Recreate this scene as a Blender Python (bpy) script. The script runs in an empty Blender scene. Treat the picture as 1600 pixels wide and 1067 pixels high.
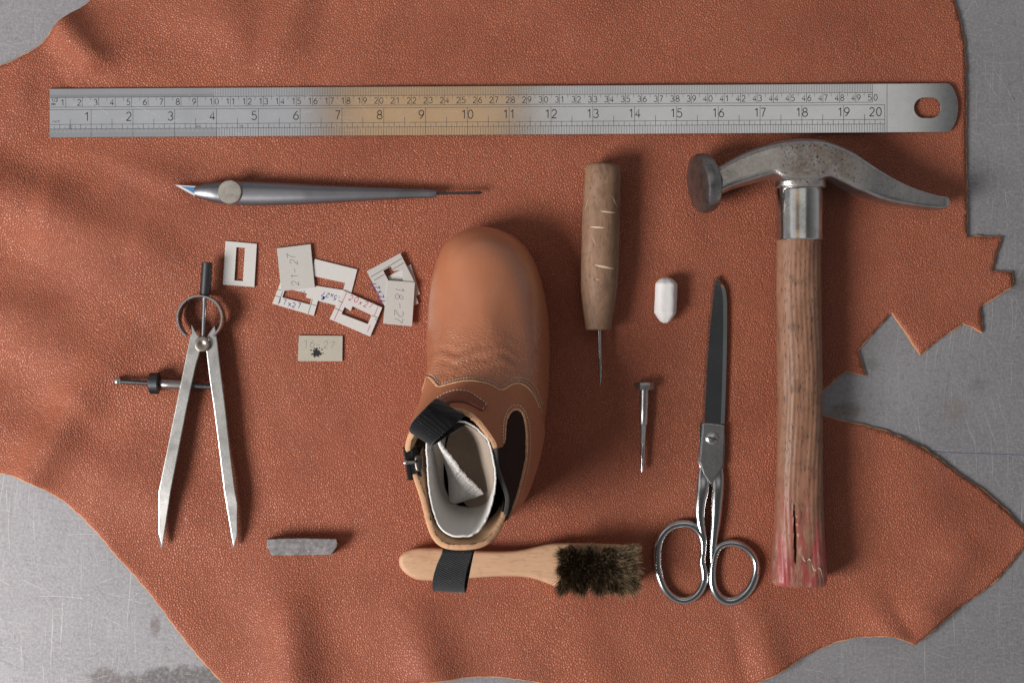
import bpy, bmesh, math, random
import numpy as np
from mathutils import Vector, Matrix
from mathutils.bvhtree import BVHTree
from mathutils.geometry import delaunay_2d_cdt

random.seed(7); rng = np.random.default_rng(7)
scene = bpy.context.scene
COL = scene.collection

# ---------------------------------------------------------------- camera, light
S = 2570.0          # picture units per metre on the bench plane
H = 0.90            # camera height above the bench
cam_d = bpy.data.cameras.new('camera'); cam = bpy.data.objects.new('camera', cam_d); COL.objects.link(cam)
cam.location = (0, 0, H); cam.rotation_euler = (0, 0, 0)
cam_d.sensor_width = 36.0; cam_d.lens = 36.0 * H / (1600.0 / S)
cam_d.clip_start = 0.02; cam_d.clip_end = 50
scene.camera = cam
scene.cycles.max_bounces = 6; scene.cycles.diffuse_bounces = 3; scene.cycles.glossy_bounces = 4; scene.cycles.caustics_reflective = False; scene.cycles.caustics_refractive = False

world = bpy.data.worlds.new('World'); scene.world = world; world.use_nodes = True
bg = world.node_tree.nodes['Background']; bg.inputs[0].default_value = (0.80, 0.88, 1.0, 1); bg.inputs[1].default_value = 1.0
# a plain workshop: walls paler than the unlit ceiling overhead
_w = world.node_tree; _tc = _w.nodes.new('ShaderNodeTexCoord'); _sx = _w.nodes.new('ShaderNodeSeparateXYZ'); _rp = _w.nodes.new('ShaderNodeValToRGB')
_w.links.new(_tc.outputs['Generated'], _sx.inputs[0]); _w.links.new(_sx.outputs[2], _rp.inputs[0]); _w.links.new(_rp.outputs[0], bg.inputs[0])
_rp.color_ramp.elements[0].position = 0.15; _rp.color_ramp.elements[0].color = (.335, .335, .34, 1); _rp.color_ramp.elements[1].position = 0.92; _rp.color_ramp.elements[1].color = (.055, .055, .056, 1)

def area(name, loc, target, sx, sy, radiance, col):
    d = bpy.data.lights.new(name, 'AREA'); d.shape = 'RECTANGLE'; d.size = sx; d.size_y = sy
    d.energy = radiance * math.pi * sx * sy; d.color = col
    o = bpy.data.objects.new(name, d); COL.objects.link(o); o.location = loc
    o.rotation_euler = (Vector(target) - Vector(loc)).to_track_quat('-Z', 'Y').to_euler()
    return o
area('key_softbox', (-1.36, -0.66, 1.22), (0.02, 0.02, 0), 0.74, 0.74, 27.5, (1.0, 0.965, 0.92))
area('left_reflection_light', (-0.62, 0.36, 1.0), (-0.62, 0.36, 0), 0.75, 0.50, 0.58, (0.97, 0.975, 1.0))  # added lamp, no real fixture: cool grey for the ruler's left end to reflect
area('warm_reflection_light', (-0.11, 0.30, 0.95), (-0.11, 0.30, 0), 0.23, 0.22, 0.66, (1.0, 0.62, 0.31))  # added lamp standing in for an unknown tan object mirrored mid-ruler
area('right_reflection_light', (0.275, 0.36, 1.0), (0.275, 0.36, 0), 0.51, 0.45, 0.62, (1.0, 0.985, 0.95))  # added fill, no known fixture: brightens the reflection in the ruler's right half

vs = scene.view_settings
scene.display_settings.display_device = 'sRGB'
vs.view_transform = 'Standard'; vs.look = 'None'; vs.gamma = 1; vs.exposure = 0.0; vs.use_curve_mapping = False

# ---------------------------------------------------------------- geometry helpers
def P(px, py, z=0.0):
    k = (H - z) / H / S
    return ((px - 800.0) * k, (533.5 - py) * k, z)
def unP(v):
    k = S * H / (H - v[2]); return (800 + v[0] * k, 533.5 - v[1] * k)

def cr(pts, n, closed=False):
    """Catmull-Rom resample of an n-dim polyline to n points (even chord spacing)."""
    p = np.array(pts, float); m = len(p)
    if closed: q = np.vstack([p[-1:], p, p[:2]]); segs = m
    else: q = np.vstack([2 * p[0] - p[1], p, 2 * p[-1] - p[-2]]); segs = m - 1
    out = []
    for i in range(segs):
        p0, p1, p2, p3 = q[i], q[i + 1], q[i + 2], q[i + 3]
        t = np.linspace(0, 1, 24, endpoint=False)[:, None]
        out.append(0.5 * ((2 * p1) + (-p0 + p2) * t + (2 * p0 - 5 * p1 + 4 * p2 - p3) * t ** 2 + (-p0 + 3 * p1 - 3 * p2 + p3) * t ** 3))
    out = np.vstack(out + [p[:1] if closed else p[-1:]])
    return resample(out, n, closed)
def resample(out, n, closed=False):
    out = np.array(out, float)
    d = np.r_[0, np.cumsum(np.linalg.norm(np.diff(out[:, :min(3, out.shape[1])], axis=0), axis=1))]
    s = np.linspace(0, d[-1], n + 1)[:-1] if closed else np.linspace(0, d[-1], n)
    return np.stack([np.interp(s, d, out[:, k]) for k in range(out.shape[1])], 1)
def polyres(pts, step, closed=True):
    """straight resample keeping the corners"""
    p = np.array(pts, float); out = []
    m = len(p) if closed else len(p) - 1
    for i in range(m):
        a, b = p[i], p[(i + 1) % len(p)]
        k = max(1, int(round(np.linalg.norm(b - a) / step)))
        for j in range(k): out.append(a + (b - a) * j / k)
    if not closed: out.append(p[-1])
    return np.array(out)
def inside(poly, x, y):
    poly = np.asarray(poly); x = np.asarray(x, float); y = np.asarray(y, float)
    c = np.zeros(x.shape, bool); j = len(poly) - 1
    for i in range(len(poly)):
        xi, yi = poly[i]; xj, yj = poly[j]
        t = ((yi > y) != (yj > y)) & (x < (xj - xi) * (y - yi) / (yj - yi + 1e-12) + xi)
        c ^= t; j = i
    return c

def link(o, parent=None):
    COL.objects.link(o)
    if parent is not None: o.parent = parent
    return o
def tag(o, label, cat, group=None):
    o['label'] = label; o['category'] = cat
    if group: o['group'] = group
    return o
def thing(name, label, cat, loc, group=None):
    o = bpy.data.objects.new(name, None); COL.objects.link(o); o.location = loc; o.empty_display_size = 0.01
    return tag(o, label, cat, group)
def mk(name, verts, faces, mats, parent=None, smooth=True, mi=None, recalc=True, sharp=None):
    me = bpy.data.meshes.new(name)
    v = np.array(verts, float)
    if parent is not None:
        off = np.array(parent.location); p = parent.parent
        while p is not None: off = off + np.array(p.location); p = p.parent
        v = v - off
    me.from_pydata(v.tolist(), [], [list(map(int, f)) for f in faces])
    if not isinstance(mats, (list, tuple)): mats = [mats]
    for m in mats: me.materials.append(m)
    if mi is not None: me.polygons.foreach_set('material_index', np.array(mi, np.int32))
    if recalc:
        bm = bmesh.new(); bm.from_mesh(me); bmesh.ops.recalc_face_normals(bm, faces=bm.faces); bm.to_mesh(me); bm.free()
    if smooth:
        me.polygons.foreach_set('use_smooth', [True] * len(me.polygons))
        me.set_sharp_from_angle(angle=math.radians(sharp if sharp else 40))
    me.update()
    return link(bpy.data.objects.new(name, me), parent)
def loft(rings, closed=True, cap0=True, cap1=True):
    """rings: list of equal-length point arrays -> verts, faces"""
    n = len(rings[0]); v = np.vstack(rings); f = []
    for i in range(len(rings) - 1):
        a, b = i * n, (i + 1) * n
        for j in range(n if closed else n - 1):
            k = (j + 1) % n; f.append((a + j, a + k, b + k, b + j))
    if cap0: f.append(tuple(range(n - 1, -1, -1)))
    if cap1: f.append(tuple((len(rings) - 1) * n + j for j in range(n)))
    return v, f
def merge(*vf):
    V = []; F = []; o = 0
    for v, f in vf:
        V.append(np.array(v)); F += [tuple(i + o for i in q) for q in f]; o += len(v)
    return np.vstack(V), F
def tube(path, ra, rb=None, n=16, e=2.0, cap=True, up=(0, 0, 1), closed=False):
    """elliptic (superelliptic) tube; ra across, rb upwards"""
    path = np.array(path, float); m = len(path)
    ra = np.broadcast_to(np.array(ra, float), (m,)); rb = ra if rb is None else np.broadcast_to(np.array(rb, float), (m,))
    if closed: t = np.roll(path, -1, 0) - np.roll(path, 1, 0)
    else: t = np.gradient(path, axis=0)
    t /= np.linalg.norm(t, axis=1)[:, None]
    a = np.linspace(0, 2 * np.pi, n, endpoint=False); c, s = np.cos(a), np.sin(a)
    cx = np.sign(c) * np.abs(c) ** (2 / e); sx = np.sign(s) * np.abs(s) ** (2 / e)
    rings = []
    upv = np.array(up, float)
    for i in range(m):
        sd = np.cross(upv, t[i]); sd /= np.linalg.norm(sd) + 1e-12; u = np.cross(t[i], sd)
        rings.append(path[i] + np.outer(cx * ra[i], sd) + np.outer(sx * rb[i], u))
    v, f = loft(rings, True, cap and not closed, cap and not closed)
    if closed:
        A = (m - 1) * n
        for j in range(n):
            k = (j + 1) % n; f.append((A + j, A + k, k, j))
    return v, f
def pxpath(pts, z): return np.array([P(a[0], a[1], z if len(a) < 3 else a[2]) for a in pts])
def plate(loops, z0, z1, bev=0.0, seg=2):
    """flat plate from px loops (outer first, then holes), bevelled upper rim; z0/z1 may be functions of nothing"""
    bm = bmesh.new()
    def ring(pts, z): return [bm.verts.new(P(x, y, z)) for x, y in pts]
    top_e = []; bot_e = []
    for li, L in enumerate(loops):
        L = np.array(L, float)
        area_ = 0.5 * np.sum(L[:, 0] * np.roll(L[:, 1], -1) - np.roll(L[:, 0], -1) * L[:, 1])
        d1 = L - np.roll(L, 1, 0); d2 = np.roll(L, -1, 0) - L
        d1 /= np.linalg.norm(d1, axis=1)[:, None] + 1e-9; d2 /= np.linalg.norm(d2, axis=1)[:, None] + 1e-9
        n1 = np.stack([-d1[:, 1], d1[:, 0]], 1); n2 = np.stack([-d2[:, 1], d2[:, 0]], 1)
        nn = n1 + n2; nn /= np.maximum((nn * n2).sum(1), 0.5)[:, None]
        if area_ < 0: nn = -nn
        if li > 0: nn = -nn
        rings = [ring(L, z0)]
        if bev > 0:
            for k in range(seg + 1):
                a = (math.pi / 2) * k / seg
                rings.append(ring(L + nn * (bev * S) * (1 - math.cos(a)), z1 - bev + bev * math.sin(a)))
        else: rings.append(ring(L, z1))
        m = len(L)
        for r0, r1 in zip(rings[:-1], rings[1:]):
            for j in range(m): bm.faces.new((r0[j], r0[(j + 1) % m], r1[(j + 1) % m], r1[j]))
        for j in range(m):
            bot_e.append(bm.edges.get((rings[0][j], rings[0][(j + 1) % m])))
            top_e.append(bm.edges.get((rings[-1][j], rings[-1][(j + 1) % m])))
    bmesh.ops.triangle_fill(bm, use_beauty=True, use_dissolve=False, edges=top_e)
    bmesh.ops.triangle_fill(bm, use_beauty=True, use_dissolve=False, edges=bot_e)
    bm.verts.index_update()
    v = np.array([tuple(q.co) for q in bm.verts]); f = [tuple(q.index for q in fc.verts) for fc in bm.faces]
    bm.free(); return v, f
def ribbon_strokes(strokes, w, to3):
    """flat strokes (lists of 2D points in a local plane) -> quads ; to3 maps (x,y)->3D"""
    V = []; F = []
    for st in strokes:
        p = np.array(st, float)
        if len(p) < 2: continue
        t = np.gradient(p, axis=0); t /= np.linalg.norm(t, axis=1)[:, None] + 1e-9
        nrm = np.stack([-t[:, 1], t[:, 0]], 1) * (w / 2)
        o = len(V)
        for a, b in zip(p + nrm, p - nrm): V.append(to3(a[0], a[1])); V.append(to3(b[0], b[1]))
        for i in range(len(p) - 1): F.append((o + 2 * i, o + 2 * i + 1, o + 2 * i + 3, o + 2 * i + 2))
    return V, F

# stroke alphabet, box 0..0.6 x 0..1 (y up)
def _ell(cx, cy, rx, ry, a0=0, a1=360, n=22):
    return [(cx + rx * math.cos(math.radians(a)), cy + ry * math.sin(math.radians(a))) for a in np.linspace(a0, a1, n)]
GLYPH = {
 '0': [_ell(.3, .5, .28, .5, 90, 450)],
 '1': [[(.10, .78), (.24, .86), (.36, 1.0)], [(.36, 1), (.36, 0)]],
 '2': [_ell(.3, .70, .26, .30, 165, -35, 14) + [(.30, .30), (.03, .0)], [(.03, 0), (.58, 0)]],
 '3': [_ell(.28, .75, .25, .25, 150, -85, 14), _ell(.28, .27, .29, .27, 85, -155, 16)],
 '4': [[(.42, 0), (.42, 1), (.02, .28)], [(.02, .28), (.6, .28)]],
 '5': [[(.52, 1), (.12, 1), (.08, .55)], _ell(.28, .32, .29, .32, 130, -150, 16)],
 '6': [[(.48, .98), (.25, .8), (.06, .5), (.02, .3)], _ell(.3, .3, .28, .3, 180, 540)],
 '7': [[(.03, 1), (.57, 1)], [(.57, 1), (.34, .5), (.22, 0)]],
 '8': [_ell(.3, .76, .23, .24, -90, 270), _ell(.3, .26, .29, .26, 90, 450)],
 '9': [_ell(.3, .7, .28, .3, 0, 360), [(.58, .7), (.54, .5), (.35, .2), (.12, .02)]],
 'x': [[(.05, .6), (.55, .0)], [(.55, .62), (.05, -.05)]],
 '-': [[(.0, .45), (.55, .48)]],
 '/': [[(.05, -.1), (.5, 1.05)]],
 '"': [[(.15, 1), (.12, .75)], [(.38, 1), (.35, .75)]],
 'i': [[(.3, .62), (.3, 0)], [(.3, .85), (.3, .92)]],
 'n': [[(.08, .62), (.08, 0)], _ell(.3, .38, .22, .24, 180, 0, 9) + [(.52, 0)]],
 'c': [_ell(.3, .31, .26, .31, 50, 310, 12)],
 'h': [[(.08, 1), (.08, 0)], _ell(.3, .38, .22, .24, 180, 0, 9) + [(.52, 0)]],
 'm': [[(.0, .6), (.0, 0)], _ell(.15, .45, .15, .17, 180, 0, 7) + [(.3, 0)], _ell(.45, .45, .15, .17, 180, 0, 7) + [(.6, 0)]],
 '~': [_ell(.3, .5, .26, .3, 20, 300, 12)],
}
def text_strokes(txt, h, adv=0.85, jit=0.0, slant=0.0):
    out = []; x = 0
    for ch in txt:
        if ch == ' ': x += adv * h; continue
        dx, dy = rng.normal(0, jit, 2) * h; sc = 1 + rng.normal(0, jit)
        for st in GLYPH[ch]:
            q = np.array(st, float)
            if jit > 0:
                q = cr(q, max(6, len(q) * 2)) if len(q) > 2 else q
                q = q + rng.normal(0, jit * .12, q.shape)
                q = q + 0.04 * np.sin(q[:, ::-1] * 5 + rng.uniform(0, 6, 2))
            q = q * h * sc; q[:, 0] += q[:, 1] * slant + x + dx; q[:, 1] += dy
            out.append(q)
        x += adv * h
    return out, x - (adv - 0.6) * h

# ---------------------------------------------------------------- material helpers
class NT:
    def __init__(s, name):
        s.m = bpy.data.materials.new(name); s.m.use_nodes = True; s.t = s.m.node_tree
        s.b = s.t.nodes['Principled BSDF']; s.co = None
    def n(s, typ, props=None, **ins):
        q = s.t.nodes.new(typ)
        for k, v in (props or {}).items(): setattr(q, k, v)
        for k, v in ins.items():
            k = k.replace('_', ' '); key = int(k[1:]) if k[0] == 'i' and k[1:].isdigit() else k
            s.set(q.inputs[key], v)
        return q
    def set(s, sock, v):
        if isinstance(v, bpy.types.NodeSocket): s.t.links.new(v, sock)
        elif isinstance(v, (tuple, list)) and len(v) == 3 and sock.type == 'RGBA': sock.default_value = (*v, 1)
        else: sock.default_value = v
    def coord(s, kind='Object'):
        return s.n('ShaderNodeTexCoord').outputs[kind]
    def map(s, vec, scale=(1, 1, 1), rot=(0, 0, 0), loc=(0, 0, 0)):
        return s.n('ShaderNodeMapping', None, Vector=vec, Scale=scale, Rotation=rot, Location=loc).outputs[0]
    def noise(s, vec, scale, detail=3, rough=.55, dist=0, out='Fac'):
        return s.n('ShaderNodeTexNoise', None, Vector=vec, Scale=scale, Detail=detail, Roughness=rough, Distortion=dist).outputs[out]
    def vor(s, vec, scale, feat='F1', out='Distance', rnd=1.0, metric=None):
        return s.n('ShaderNodeTexVoronoi', {'feature': feat}, Vector=vec, Scale=scale, Randomness=rnd).outputs[out]
    def ramp(s, fac, *stops, interp='LINEAR'):
        r = s.n('ShaderNodeValToRGB', None, Fac=fac); e = r.color_ramp.elements; r.color_ramp.interpolation = interp
        while len(e) < len(stops): e.new(0.5)
        for q, (p, c) in zip(e, stops):
            q.position = p; q.color = (c, c, c, 1) if isinstance(c, (int, float)) else (*c, 1)
        return r.outputs[0]
    def mix(s, fac, a, b, mode='MIX'):
        q = s.n('ShaderNodeMix', {'data_type': 'RGBA', 'blend_type': mode}); q.clamp_factor = True
        s.set(q.inputs[0], fac); s.set(q.inputs[6], a); s.set(q.inputs[7], b); return q.outputs[2]
    def math(s, op, a, b=0.0, c=None):
        q = s.n('ShaderNodeMath', {'operation': op}); s.set(q.inputs[0], a); s.set(q.inputs[1], b)
        if c is not None: s.set(q.inputs[2], c)
        return q.outputs[0]
    def vadd(s, a, b):
        q = s.n('ShaderNodeVectorMath', {'operation': 'ADD'}); s.set(q.inputs[0], a); s.set(q.inputs[1], b); return q.outputs[0]
    def vscale(s, a, k):
        q = s.n('ShaderNodeVectorMath', {'operation': 'SCALE'}); s.set(q.inputs[0], a); s.set(q.inputs[3], k); return q.outputs[0]
    def sstep(s, v, a, b):
        return s.n('ShaderNodeMapRange', {'interpolation_type': 'SMOOTHSTEP'}, i0=v, i1=a, i2=b).outputs[0]
    def sep(s, vec): return s.n('ShaderNodeSeparateXYZ', None, i0=vec).outputs
    def bump(s, h, strength, dist, normal=None):
        q = s.n('ShaderNodeBump', None, Height=h, Strength=strength, Distance=dist)
        if normal is not None: s.set(q.inputs['Normal'], normal)
        return q.outputs[0]
    def out(s, col=None, rough=None, metal=None, normal=None, spec=None, **kw):
        B = s.b.inputs
        if col is not None: s.set(B['Base Color'], col)
        if rough is not None: s.set(B['Roughness'], rough)
        if metal is not None: s.set(B['Metallic'], metal)
        if normal is not None: s.set(B['Normal'], normal)
        if spec is not None: s.set(B['Specular IOR Level'], spec)
        for k, v in kw.items(): s.set(B[k.replace('_', ' ')], v)
        return s.m

def leather(name, dark, light, cell, warp, rough=.45, bumpd=.00035, strength=.8, spec=.5, aniso=(1, 1, 1), mask=None, crease=.45, coat=0.0, lines=0.0, mid=0.0):
    t = NT(name); co = t.coord()
    w = t.vscale(t.vadd(t.noise(co, 9, 2, out='Color'), (-.5, -.5, -.5)), warp)
    w2 = t.vscale(t.vadd(t.noise(co, 160, 2, out='Color'), (-.5, -.5, -.5)), cell * .55)
    c2 = t.map(t.vadd(t.vadd(co, w), w2), aniso)
    v1 = t.vor(c2, 1 / cell, 'DISTANCE_TO_EDGE')
    a = t.sstep(v1, 0.0, .21)
    h = t.math('ADD', t.math('MULTIPLY', a, .70), t.math('MULTIPLY', v1, 1.1))
    loose = t.noise(co, 11, 2)
    h = t.math('MULTIPLY', h, t.ramp(loose, (.3, .6), (.7, 1.0)))
    h = t.math('ADD', h, t.math('MULTIPLY', t.noise(c2, 1.2 / cell, 2), .25))
    if lines:
        n_ = t.noise(t.vadd(co, t.vscale(t.noise(co, 30, 2, out='Color'), .02)), 26, 3, .55)
        ln = t.sstep(t.math('ABSOLUTE', t.math('SUBTRACT', n_, .5)), .0, .012)
        ln = t.math('MAXIMUM', ln, t.ramp(t.noise(t.map(co, loc=(3, 1, 0)), 8, 1), (.45, 1), (.62, 0)))
        h = t.math('ADD', h, t.math('MULTIPLY', ln, lines))
    if mid: h = t.math('ADD', h, t.math('MULTIPLY', t.noise(t.map(t.vadd(co, w), (1, .7, 1)), 75, 2, .5), mid))
    if mask is not None: h = mask(t, co, h)
    big = t.noise(co, 12, 4, .6)
    col = t.mix(t.ramp(big, (.3, 0), (.72, 1)), dark, light)
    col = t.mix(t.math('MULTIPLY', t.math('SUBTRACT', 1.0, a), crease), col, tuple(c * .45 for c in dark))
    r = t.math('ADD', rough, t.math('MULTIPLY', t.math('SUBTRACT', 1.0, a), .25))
    return t.out(col, r, 0, t.bump(h, strength, bumpd), spec, Coat_Weight=coat, Coat_Roughness=.28)

def metal(name, col, rough, grain=None, dirt=None, dirt_amt=.3, rvar=.12, bump=.12, scale=60, col2=None):
    t = NT(name); co = t.coord()
    n1 = t.noise(co, scale, 5, .65); n2 = t.noise(co, scale * 9, 4, .7)
    c = t.mix(t.ramp(n1, (.35, 0), (.68, 1)), col, col2 or tuple(x * .8 for x in col))
    if dirt: c = t.mix(t.ramp(t.math('ADD', t.math('MULTIPLY', n1, .5), t.math('MULTIPLY', n2, .5)), (.50, 0), (.64, dirt_amt)), c, dirt)
    r = t.math('ADD', rough - rvar / 2, t.math('MULTIPLY', n2, rvar))
    g = co if grain is None else t.map(co, grain)
    nn = t.bump(t.noise(g, 900 if grain is None else 1, 4, .7), bump, .00006)
    return t.out(c, r, 1.0, nn)

def wood(name, c1, c2, dark, axis=(1, 1, 1), rough=.55, pores=.5, extra=None):
    """axis: mapping scale, large across the grain and small along it"""
    t = NT(name); co = t.coord()
    m = t.map(co, axis)
    w = t.noise(m, 170, 4, .65, .4); fine = t.noise(m, 420, 4, .7)
    c = t.mix(t.ramp(w, (.3, 0), (.7, 1)), c1, c2)
    pm = t.map(co, tuple(a * 1.0 for a in axis))
    p = t.ramp(t.noise(pm, 950, 3, .6), (.56, 0), (.68, pores))
    c = t.mix(p, c, dark)
    c = t.mix(t.ramp(t.noise(co, 70, 5, .7), (.52, 0), (.72, .5)), c, dark)
    if extra: c = extra(t, co, c)
    h = t.math('SUBTRACT', t.math('MULTIPLY', fine, .5), p)
    return t.out(c, t.math('ADD', rough - .1, t.math('MULTIPLY', fine, .2)), 0, t.bump(h, .5, .00018), .4)

def plain(name, col, rough, metal_=0.0, var=.15, sc=200, bump=.2, bd=.0001, spec=.4):
    t = NT(name); co = t.coord(); n = t.noise(co, sc, 4, .65)
    c = t.mix(n, tuple(x * (1 - var) for x in col), tuple(min(1, x * (1 + var)) for x in col))
    return t.out(c, rough, metal_, t.bump(n, bump, bd), spec)
def fabric(name, col, sc=1400, axis=(1, 1, 1), lint=.0):
    t = NT(name); co = t.coord(); m = t.map(co, axis)
    a = t.n('ShaderNodeTexWave', {'bands_direction': 'DIAGONAL'}, Vector=m, Scale=sc, Distortion=1.5, Detail=1.0).outputs['Fac']
    n = t.noise(co, 1500, 3)
    c = t.mix(t.math('MULTIPLY', a, n), tuple(x * .6 for x in col), tuple(x * 1.5 for x in col))
    if lint: c = t.mix(t.ramp(t.noise(co, 1300, 2), (.70, 0), (.74, lint)), c, (.35, .36, .38))
    return t.out(c, .95, 0, t.bump(t.math('ADD', a, n), .7, .0003), .1, Sheen_Weight=.25)

# ---------------------------------------------------------------- bench top
def bench_material():
    t = NT('scuffed bench metal'); co = t.coord()
    base = t.mix(t.ramp(t.noise(co, 7, 5, .6), (.3, 0), (.7, 1)), (.205, .198, .218), (.295, .285, .308))
    sp = t.noise(co, 600, 4, .75)
    base = t.mix(t.ramp(sp, (.42, 0), (.68, .5)), base, (.46, .45, .455))
    base = t.mix(t.ramp(t.noise(co, 260, 5, .75), (.54, 0), (.70, .5)), base, (.15, .14, .14))
    r = t.math('ADD', .48, t.math('MULTIPLY', t.noise(co, 30, 2), .16))
    h = t.math('MULTIPLY', sp, .5)
    for i in range(3):
        a = [.3, 1.25, 2.3][i]
        mm = t.map(t.vadd(co, t.vscale(t.noise(co, 5 + i, 1, out='Color'), .05)), (900 + 150 * i, 9 + 3 * i, 1), (0, 0, a), (i * 3.7, i * 1.3, 0))
        s_ = t.ramp(t.noise(mm, 1, 2, .5), (.64, 0), (.72, 1))
        s_ = t.math('MULTIPLY', s_, t.ramp(t.noise(t.map(co, loc=(i * 2.1, 0, 0)), 16, 2), (.42, 0), (.62, 1)))
        base = t.mix(t.math('MULTIPLY', s_, .38), base, (.80, .79, .80) if i % 3 else (.16, .15, .16))
        h = t.math('ADD', h, t.math('MULTIPLY', s_, .4))
    # worn dark grime patches with shapes of their own
    x, y, z = t.sep(co)
    def blob(px, py, rx, ry, lo, hi, amt, col, base):
        cx, cy, _ = P(px, py)
        dx = t.math('DIVIDE', t.math('SUBTRACT', x, cx), rx / S); dy = t.math('DIVIDE', t.math('SUBTRACT', y, cy), ry / S)
        d = t.math('SQRT', t.math('ADD', t.math('MULTIPLY', dx, dx), t.math('MULTIPLY', dy, dy)))
        d = t.math('ADD', d, t.math('MULTIPLY', t.math('SUBTRACT', t.noise(co, 90, 5, .7), .5), 1.6))
        k = t.ramp(d, (lo, 1.0), (hi, 0.0)); k = t.math('MULTIPLY', k, t.ramp(t.noise(co, 420, 4, .7), (.35, .35), (.55, 1)))
        return t.mix(t.math('MULTIPLY', k, amt), base, col)
    base = blob(290, 1072, 105, 36, .75, 1.0, .85, (.10, .09, .09), base)
    base = blob(165, 1062, 30, 22, .7, 1.0, .75, (.12, .10, .10), base)
    base = blob(243, 978, 9, 18, .5, 1.0, .7, (.14, .11, .11), base)
    base = blob(1325, 640, 34, 15, .4, 1.1, .6, (.16, .12, .08), base)
    base = blob(1492, 640, 26, 26, .3, 1.1, .35, (.22, .16, .10), base)
    base = blob(1530, 600, 20, 14, .3, 1.1, .45, (.16, .15, .17), base)
    base = blob(1590, 440, 26, 22, .3, 1.2, .55, (.12, .11, .10), base)
    base = blob(1360, 570, 16, 12, .3, 1.2, .5, (.15, .14, .13), base)
    return t.out(base, r, .30, t.bump(h, .35, .0001), .4)
M_bench = bench_material()
v, f = loft([np.array([(-.7, -.55, z), (.7, -.55, z), (.7, .55, z), (-.7, .55, z)]) for z in (-.03, 0.0)])
bench = mk('bench_top', v, f, M_bench, smooth=False); bench['kind'] = 'structure'

HIDE = [(190, -60), (165, -20), (150, -3), (128, 18), (104, 41), (78, 64), (52, 84), (26, 98), (0, 107), (-60, 122),
        (-70, 740), (0, 738), (22, 740), (45, 746), (70, 758), (97, 777), (127, 803), (155, 832), (186, 868), (204, 886), (232, 918), (262, 957), (292, 998), (320, 1032), (352, 1068), (390, 1120),
        (520, 1120), (585, 1078), (625, 1066), (655, 1061), (690, 1057), (730, 1055), (770, 1055), (810, 1058), (850, 1064), (890, 1072), (950, 1110), (1090, 1110),
        (1165, 1068), (1200, 1051), (1240, 1031), (1275, 1013), (1305, 1000), (1340, 993), (1370, 990), (1392, 990), (1412, 997), (1427, 1004), (1440, 993), (1462, 973), (1490, 951), (1520, 931), (1545, 913), (1562, 898), (1580, 876), (1597, 856), (1607, 843), (1600, 827),
        (1580, 806), (1555, 784), (1530, 763), (1500, 743), (1468, 718), (1440, 700), (1410, 685), (1375, 672), (1340, 663), (1310, 657), (1285, 649), (1262, 630), (1291, 604), (1306, 590), (1321, 579), (1336, 583), (1351, 586), (1345, 566), (1339, 547),
        (1365, 517), (1392, 488), (1415, 519), (1437, 553), (1470, 527), (1503, 505), (1518, 511), (1533, 519), (1532, 500), (1531, 479), (1556, 462), (1581, 446), (1579, 426), (1549, 425), (1554, 398), (1564, 372), (1535, 371), (1509, 371), (1508, 300), (1507, 200), (1507, 110), (1504, 70), (1499, 38), (1490, 5), (1480, -60)]
DRK = NT('dark scratches'); DRK = DRK.out((.13, .12, .13), .6, .2)
SCR = NT('bright scratches'); SCR = SCR.out((.62, .61, .62), .4, .3)
def scratches():
    st = []
    cx, cy = rng.uniform(-20, 1620, 9000), rng.uniform(-20, 1090, 9000); ok = ~inside(HIDE, cx, cy)
    for x, y in list(zip(cx[ok], cy[ok]))[:1300]:
        L = min(160, rng.exponential(26) + 6); a = rng.choice([rng.uniform(0, math.pi), rng.normal(1.2, .25), rng.normal(0.15, .15)])
        k = rng.normal(0, 1.2) / 200; s = np.linspace(-.5, .5, 9) * L
        if rng.random() < .04: k = rng.uniform(.12, .2); s = np.linspace(-.5, .5, 14) * rng.uniform(20, 34)
        ang = a + k * s
        st.append(np.stack([x + np.cumsum(np.cos(ang)) * (s[1] - s[0]), y + np.cumsum(np.sin(ang)) * (s[1] - s[0])], 1))
    V, F, MI = [], [], []
    n_ = len(st)
    for w, part in ((.10, st[:int(n_ * .65)]), (.18, st[int(n_ * .65):int(n_ * .95)]), (.34, st[int(n_ * .95):])):
        v, f = ribbon_strokes(part, w, lambda a, b: P(a, b, .00003)); o = len(V); V += v; F += [tuple(i + o for i in q) for q in f]
        for st_ in part: MI += [1 if rng.random() < (.6 if st_[0][1] > 700 and st_[0][0] < 500 else .25) else 0] * (len(st_) - 1)
    o = mk('scratch_marks', V, F, [SCR, DRK], bench, smooth=False, recalc=False, mi=MI); o['kind'] = 'stuff'
scratches()
v, f = ribbon_strokes([cr([(1440, 703), (1500, 707), (1560, 709), (1640, 712)], 20)], 1.0, lambda a, b: P(a, b, .00005))
mk('pencil_line', v, f, plain('violet pencil', (.10, .09, .20), .7), bench, smooth=False, recalc=False)

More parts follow.
